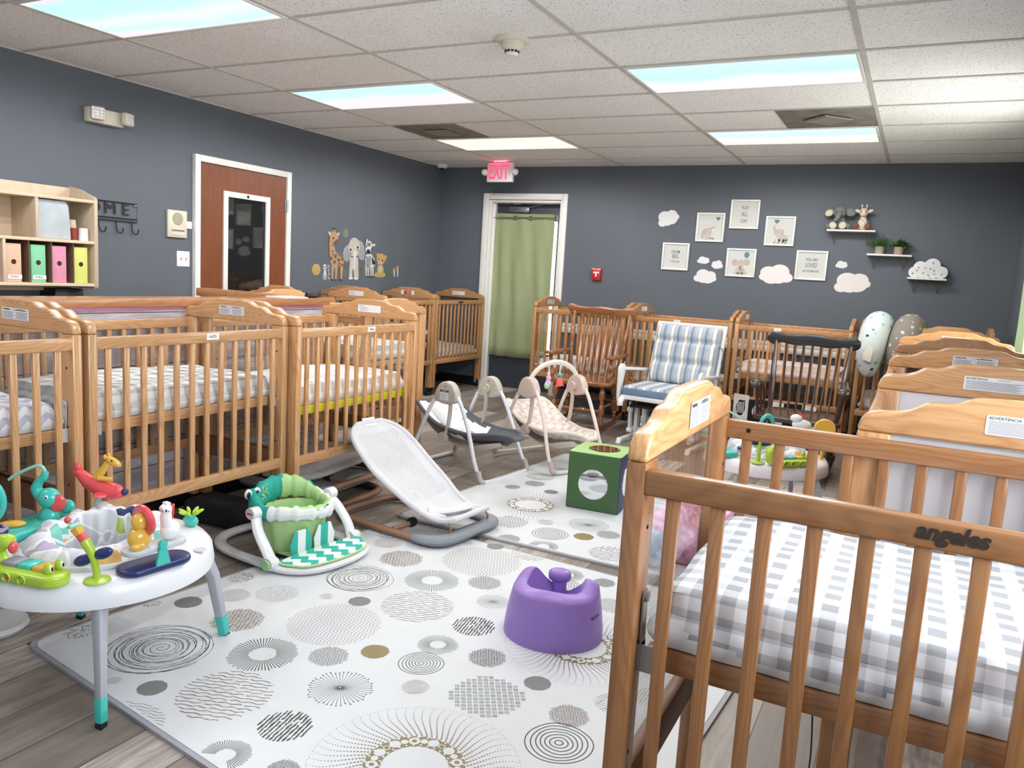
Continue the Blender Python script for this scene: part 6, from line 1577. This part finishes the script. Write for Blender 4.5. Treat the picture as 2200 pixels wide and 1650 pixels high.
# cubby shelf
MP = wood('pale_maple', (214, 196, 168), (196, 174, 144), axis='y', rough=.45, coat=.15, freq=8, fine=.3); MPI = wood('pale_maple_z', (206, 186, 162), (184, 162, 138), axis='z', rough=.45, coat=.1, freq=8, fine=.3)
DP = .286
t = thing('cubby_shelf', 'pale maple wall cubby shelf with coloured folders at the left edge', 'cubby shelf', (XL, 0, 0))
prof = [(.024,1.03),(DP-.01,1.03),(DP,1.045),(DP,1.595),(DP-.02,1.612),(.22,1.625),(.14,1.655),(.05,1.672),(.024,1.675)]
MB().prism([(x, z) for x, z in prof], -.345, -.320, 'y').build('side_panel', MPI, t, bevel=.004); MB().prism([(x, z) for x, z in prof], -1.60, -1.575, 'y').build('side_panel', MPI, t, bevel=.004)
for z, nm in ((1.055,'bottom_board'),(1.322,'middle_shelf'),(1.578,'top_board')): MB().box((DP/2+.014,-.96,z), (DP-.034,1.23,.019)).build(nm, MP, t, bevel=.002)
MB().box((.030,-.96,1.335), (.012,1.23,.66)).build('back_panel', MPI, t)
for y in (-.706,-1.12): MB().box((DP/2+.012,y,1.45), (DP-.034,.018,.237)).build('upper_divider', MPI, t, bevel=.002)
MB().box((DP/2+.012,-.900,1.188), (DP-.034,.018,.249)).build('lower_divider', MPI, t, bevel=.002)
for y in (-.754,-.618,-.479): MB().box((DP/2+.012,y,1.188), (DP-.05,.005,.249)).build('thin_divider', flat('hardboard', (110,84,66), .7), t)
for (y, c, nm, tg) in ((-1.0,(224,150,184),'pink folder box at the very left edge of the shelf',None),(-.835,(222,184,158),'peach folder box with a name card in the cubby shelf','NOAH'),(-.690,(132,206,160),'green folder box with a peeling card in the cubby shelf','Walker'),(-.560,(218,146,170),'pink folder box without a card in the cubby shelf',None),(-.420,(214,218,120),'yellow folder box at the right end of the cubby shelf',None)):
    r_ = thing('folder_box', nm, 'folder box', (XL+DP-.02, y, 1.0655), 0, 'coloured folder boxes')
    MB().box((-.11,0,.112), (.20,.088,.224)).build('box', flat('folder_'+nm.split()[0], c, .7, var=.03), r_, bevel=.002)
    MB().lathe([(.001,.0012),(.014,.0012),(.015,0)], (-.0100,.0,.118), 24, Ry(90)).build('finger_hole', flat('finger_hole', (70,40,30), .9), r_)
    if tg:
        b = MB(); b.box((-.0085,.004,.030), (.003,.080,.024)); D = Draw(b, lambda u, v, d: (-.0070+d, u, v), .0004); D.text(tg, .0, .031, .016, 1); b.build('name_card', [LABEL, INK], r_, smooth=False)
t = thing('felt_bin', 'light grey felt bin in the cubby shelf', 'fabric bin', (XL+.14, -.585, 1.332), 0)
MB().prism([(-.105,0),(.105,0),(.098,.13),(.092,.20),(.075,.232),(-.10,.232)], -.115, .115, 'x').build('bin', cloth('grey_felt', (182,190,196), .95, .08, 120, .4), t, bevel=.006)
tag(MB().lathe([(.001,0),(.022,0),(.024,.075),(.001,.075)], (XL+.21, -.435, 1.332), 20).build('red_tin', flat('red_label', (150,52,50), .5, var=.3)), 'small red patterned can in the cubby shelf', 'can')
tag(MB().lathe([(.001,0),(.026,0),(.022,.05),(.001,.052)], (XL+.19, -.432, 1.408), 20).build('tan_cup', flat('tan_cup', (206,190,156), .5)), 'tan cup standing upside down on the red can', 'cup')
tag(MB().lathe([(.001,0),(.028,0),(.026,.078),(.010,.078),(.009,.07),(.001,.07)], (XL+.235, -.387, 1.332), 24).build('paper_roll', WHITEP), 'small white paper roll beside the red can', 'paper roll')
tag(MB().prism([(-.55,.86),(-.33,.86),(-.345,1.024),(-.525,1.024)], XL+.002, XL+.16, 'x').build('black_box', BLACK, bevel=.004), 'black box mounted right below the cubby shelf', 'box')
# ================================================================ nursing pillows, toys on the floor
WHL = doodle('whale_print', (206,216,216), [(96,176,180),(52,64,96),(150,190,200)], 22, .30, .7); SAF = doodle('safari_print', (136,128,120), [(214,204,176),(222,186,180),(196,196,192)], 22, .28, .65)
def pillow(lab, x, m, r, x2, tagc=None, rz=0):
    t = thing('nursing_pillow', lab, 'nursing pillow', (x, 3.085, 0), rz, 'nursing pillows hanging on the corner crib')
    P = smooth_path([(.0,-.01,.66),(-.005,-.015,.78),(.0,-.015,.91),(.015,.02,1.02),(.03,.11,1.06),(.05,.21,.99),(.05,.24,.86),(.04,.23,.74)], 6); n = len(P)
    R = [r*(.22+.78*min(1, 1.25*(sin(pi*min(.999, max(.001, i/(n-1))))**.6))) for i in range(n)]
    MB().tube(P, R, 18, flat=.95).build('cushion', m, t, ang=80)
    if tagc: MB().prism([(-.045,.80),(.01,.78),(.02,.87),(-.01,.94),(-.05,.85)], -.132, -.127, 'y').build('cloth_tag', cloth('tag_white', (226,222,212)), t)
pillow('pale nursing pillow with whale print and a cloth tag', 3.745, WHL, .112, 0, True)
pillow('grey brown nursing pillow with safari print', 3.955, SAF, .108, 0, None, -6)
PKT = flat('pink_vinyl', (226,158,200), .25, coat=.5, var=.08)
t = thing('pink_soft_toy', 'pink crumpled inflatable toy with a peach patch behind the foreground crib', 'soft toy', (3.20, .10, .013), 10)
def lump(u, v):
    a = 2*pi*u; R_ = (1-v**1.6); k = 1+.08*sin(5*a)+.05*sin(11*a+3*v); h = .20*(1-(1-v)**2.6)+.02*sin(6*a)*sin(pi*v)+.012*sin(23*v+3*a)
    return (.27*R_*k*cos(a), .27*R_*k*sin(a), h)
MB().grid(lump, 60, 24, True).build('inflated_body', PKT, t, ang=80)
MB().ell((.05,-.22,.09), (.10,.12,.085), Rz(20)).build('lobe', PKT, t); MB().ell((.14,-.16,.12), (.11,.13,.085)).build('peach_patch', flat('peach_vinyl', (240,164,140), .3, coat=.4), t)
tag(MB().ell((3.10,-.235,.095), (.078,.078,.082), n=28, m=18).build('blue_ball', flat('pale_blue_ball', (160,184,214), .4)), 'pale blue ball on the mat beside the pink toy', 'ball')
t = thing('dark_bag', 'black fabric case lying under the left row of cribs', 'case', (1.13, -.92, 0), 5)
MB().box((0,0,.055), (.34,.20,.11)).build('case_body', flat('black_fabric', (38,38,42), .85, bump=.3), t, bevel=.03, seg=4)
tag(MB().box((1.00,.36,.085), (.24,.30,.17)).build('storage_bin', flat('pale_blue_bin', (176,188,192), .5), bevel=.012), 'pale grey bin on the floor under the crossways crib', 'bin')
# soft black and white book standing behind the black rocker
t = thing('soft_book', 'black and white soft fabric picture book standing open behind the black rocker', 'soft book', (2.78, 2.86, 0), 0)
xs = [0,.13,.27,.40,.53,.64]; ys_ = [.03,-.03,.04,-.02,.04,-.01]
CB, CW_ = cloth('book_black', (20,20,22)), cloth('book_white', (226,224,218))
for i in range(5):
    b = MB(); a = Vector((xs[i], ys_[i], 0)); c = Vector((xs[i+1], ys_[i+1], 0)); z0, z1 = .215, .40+.03*(i == 0)
    n = (c-a).cross(Vector((0,0,1))).normalized(); m0, m1 = (0, 1) if i % 2 else (1, 0)
    def F(u, v, d): p = a.lerp(c, u); return (p.x+n.x*(-d), p.y+n.y*(-d), z0+(z1-z0)*v)
    F2 = lambda u, v, d: (lambda q: (q.x, q.y, q.z))(a.lerp(c, u)+n*(.002+d)+Vector((0, 0, z0+(z1-z0)*v)))
    b.cur = m0; q = [a+Vector((0,0,z0)), c+Vector((0,0,z0)), c+Vector((0,0,z1)), a+Vector((0,0,z1))]
    b.add([p+n*.002 for p in q]+[p-n*.002 for p in q], [(0,1,2,3),(7,6,5,4),(0,4,5,1),(1,5,6,2),(2,6,7,3),(3,7,4,0)])
    D = Draw(b, F2, .001); D.ell(.5,.5,.30,.30,m1)
    for k in range(5): D.line([(.28+.1*k,.72),(.32+.1*k,.30)], .05, m0, d=.002)
    D.ell(.7,.72,.09,.09,m1); D.ell(.72,.72,.03,.03,m0,d=.003)
    b.build('page', [CB, CW_], t, smooth=False)
tag(MB().box((3.10,2.87,.106), (.70,.22,.212)).build('dark_bin', flat('dark_bin', (48,40,44), .8, var=.3), bevel=.01), 'dark low box under the soft book, before the back wall cribs', 'box')
for s in ('grey', ): tag(MB().box((1.25,3.60,.10), (.70,.30,.20)).build('grey_tub', flat('slate_tub', (62,66,74), .6), bevel=.02), 'slate grey tub under the crib behind the wooden rocker', 'tub')
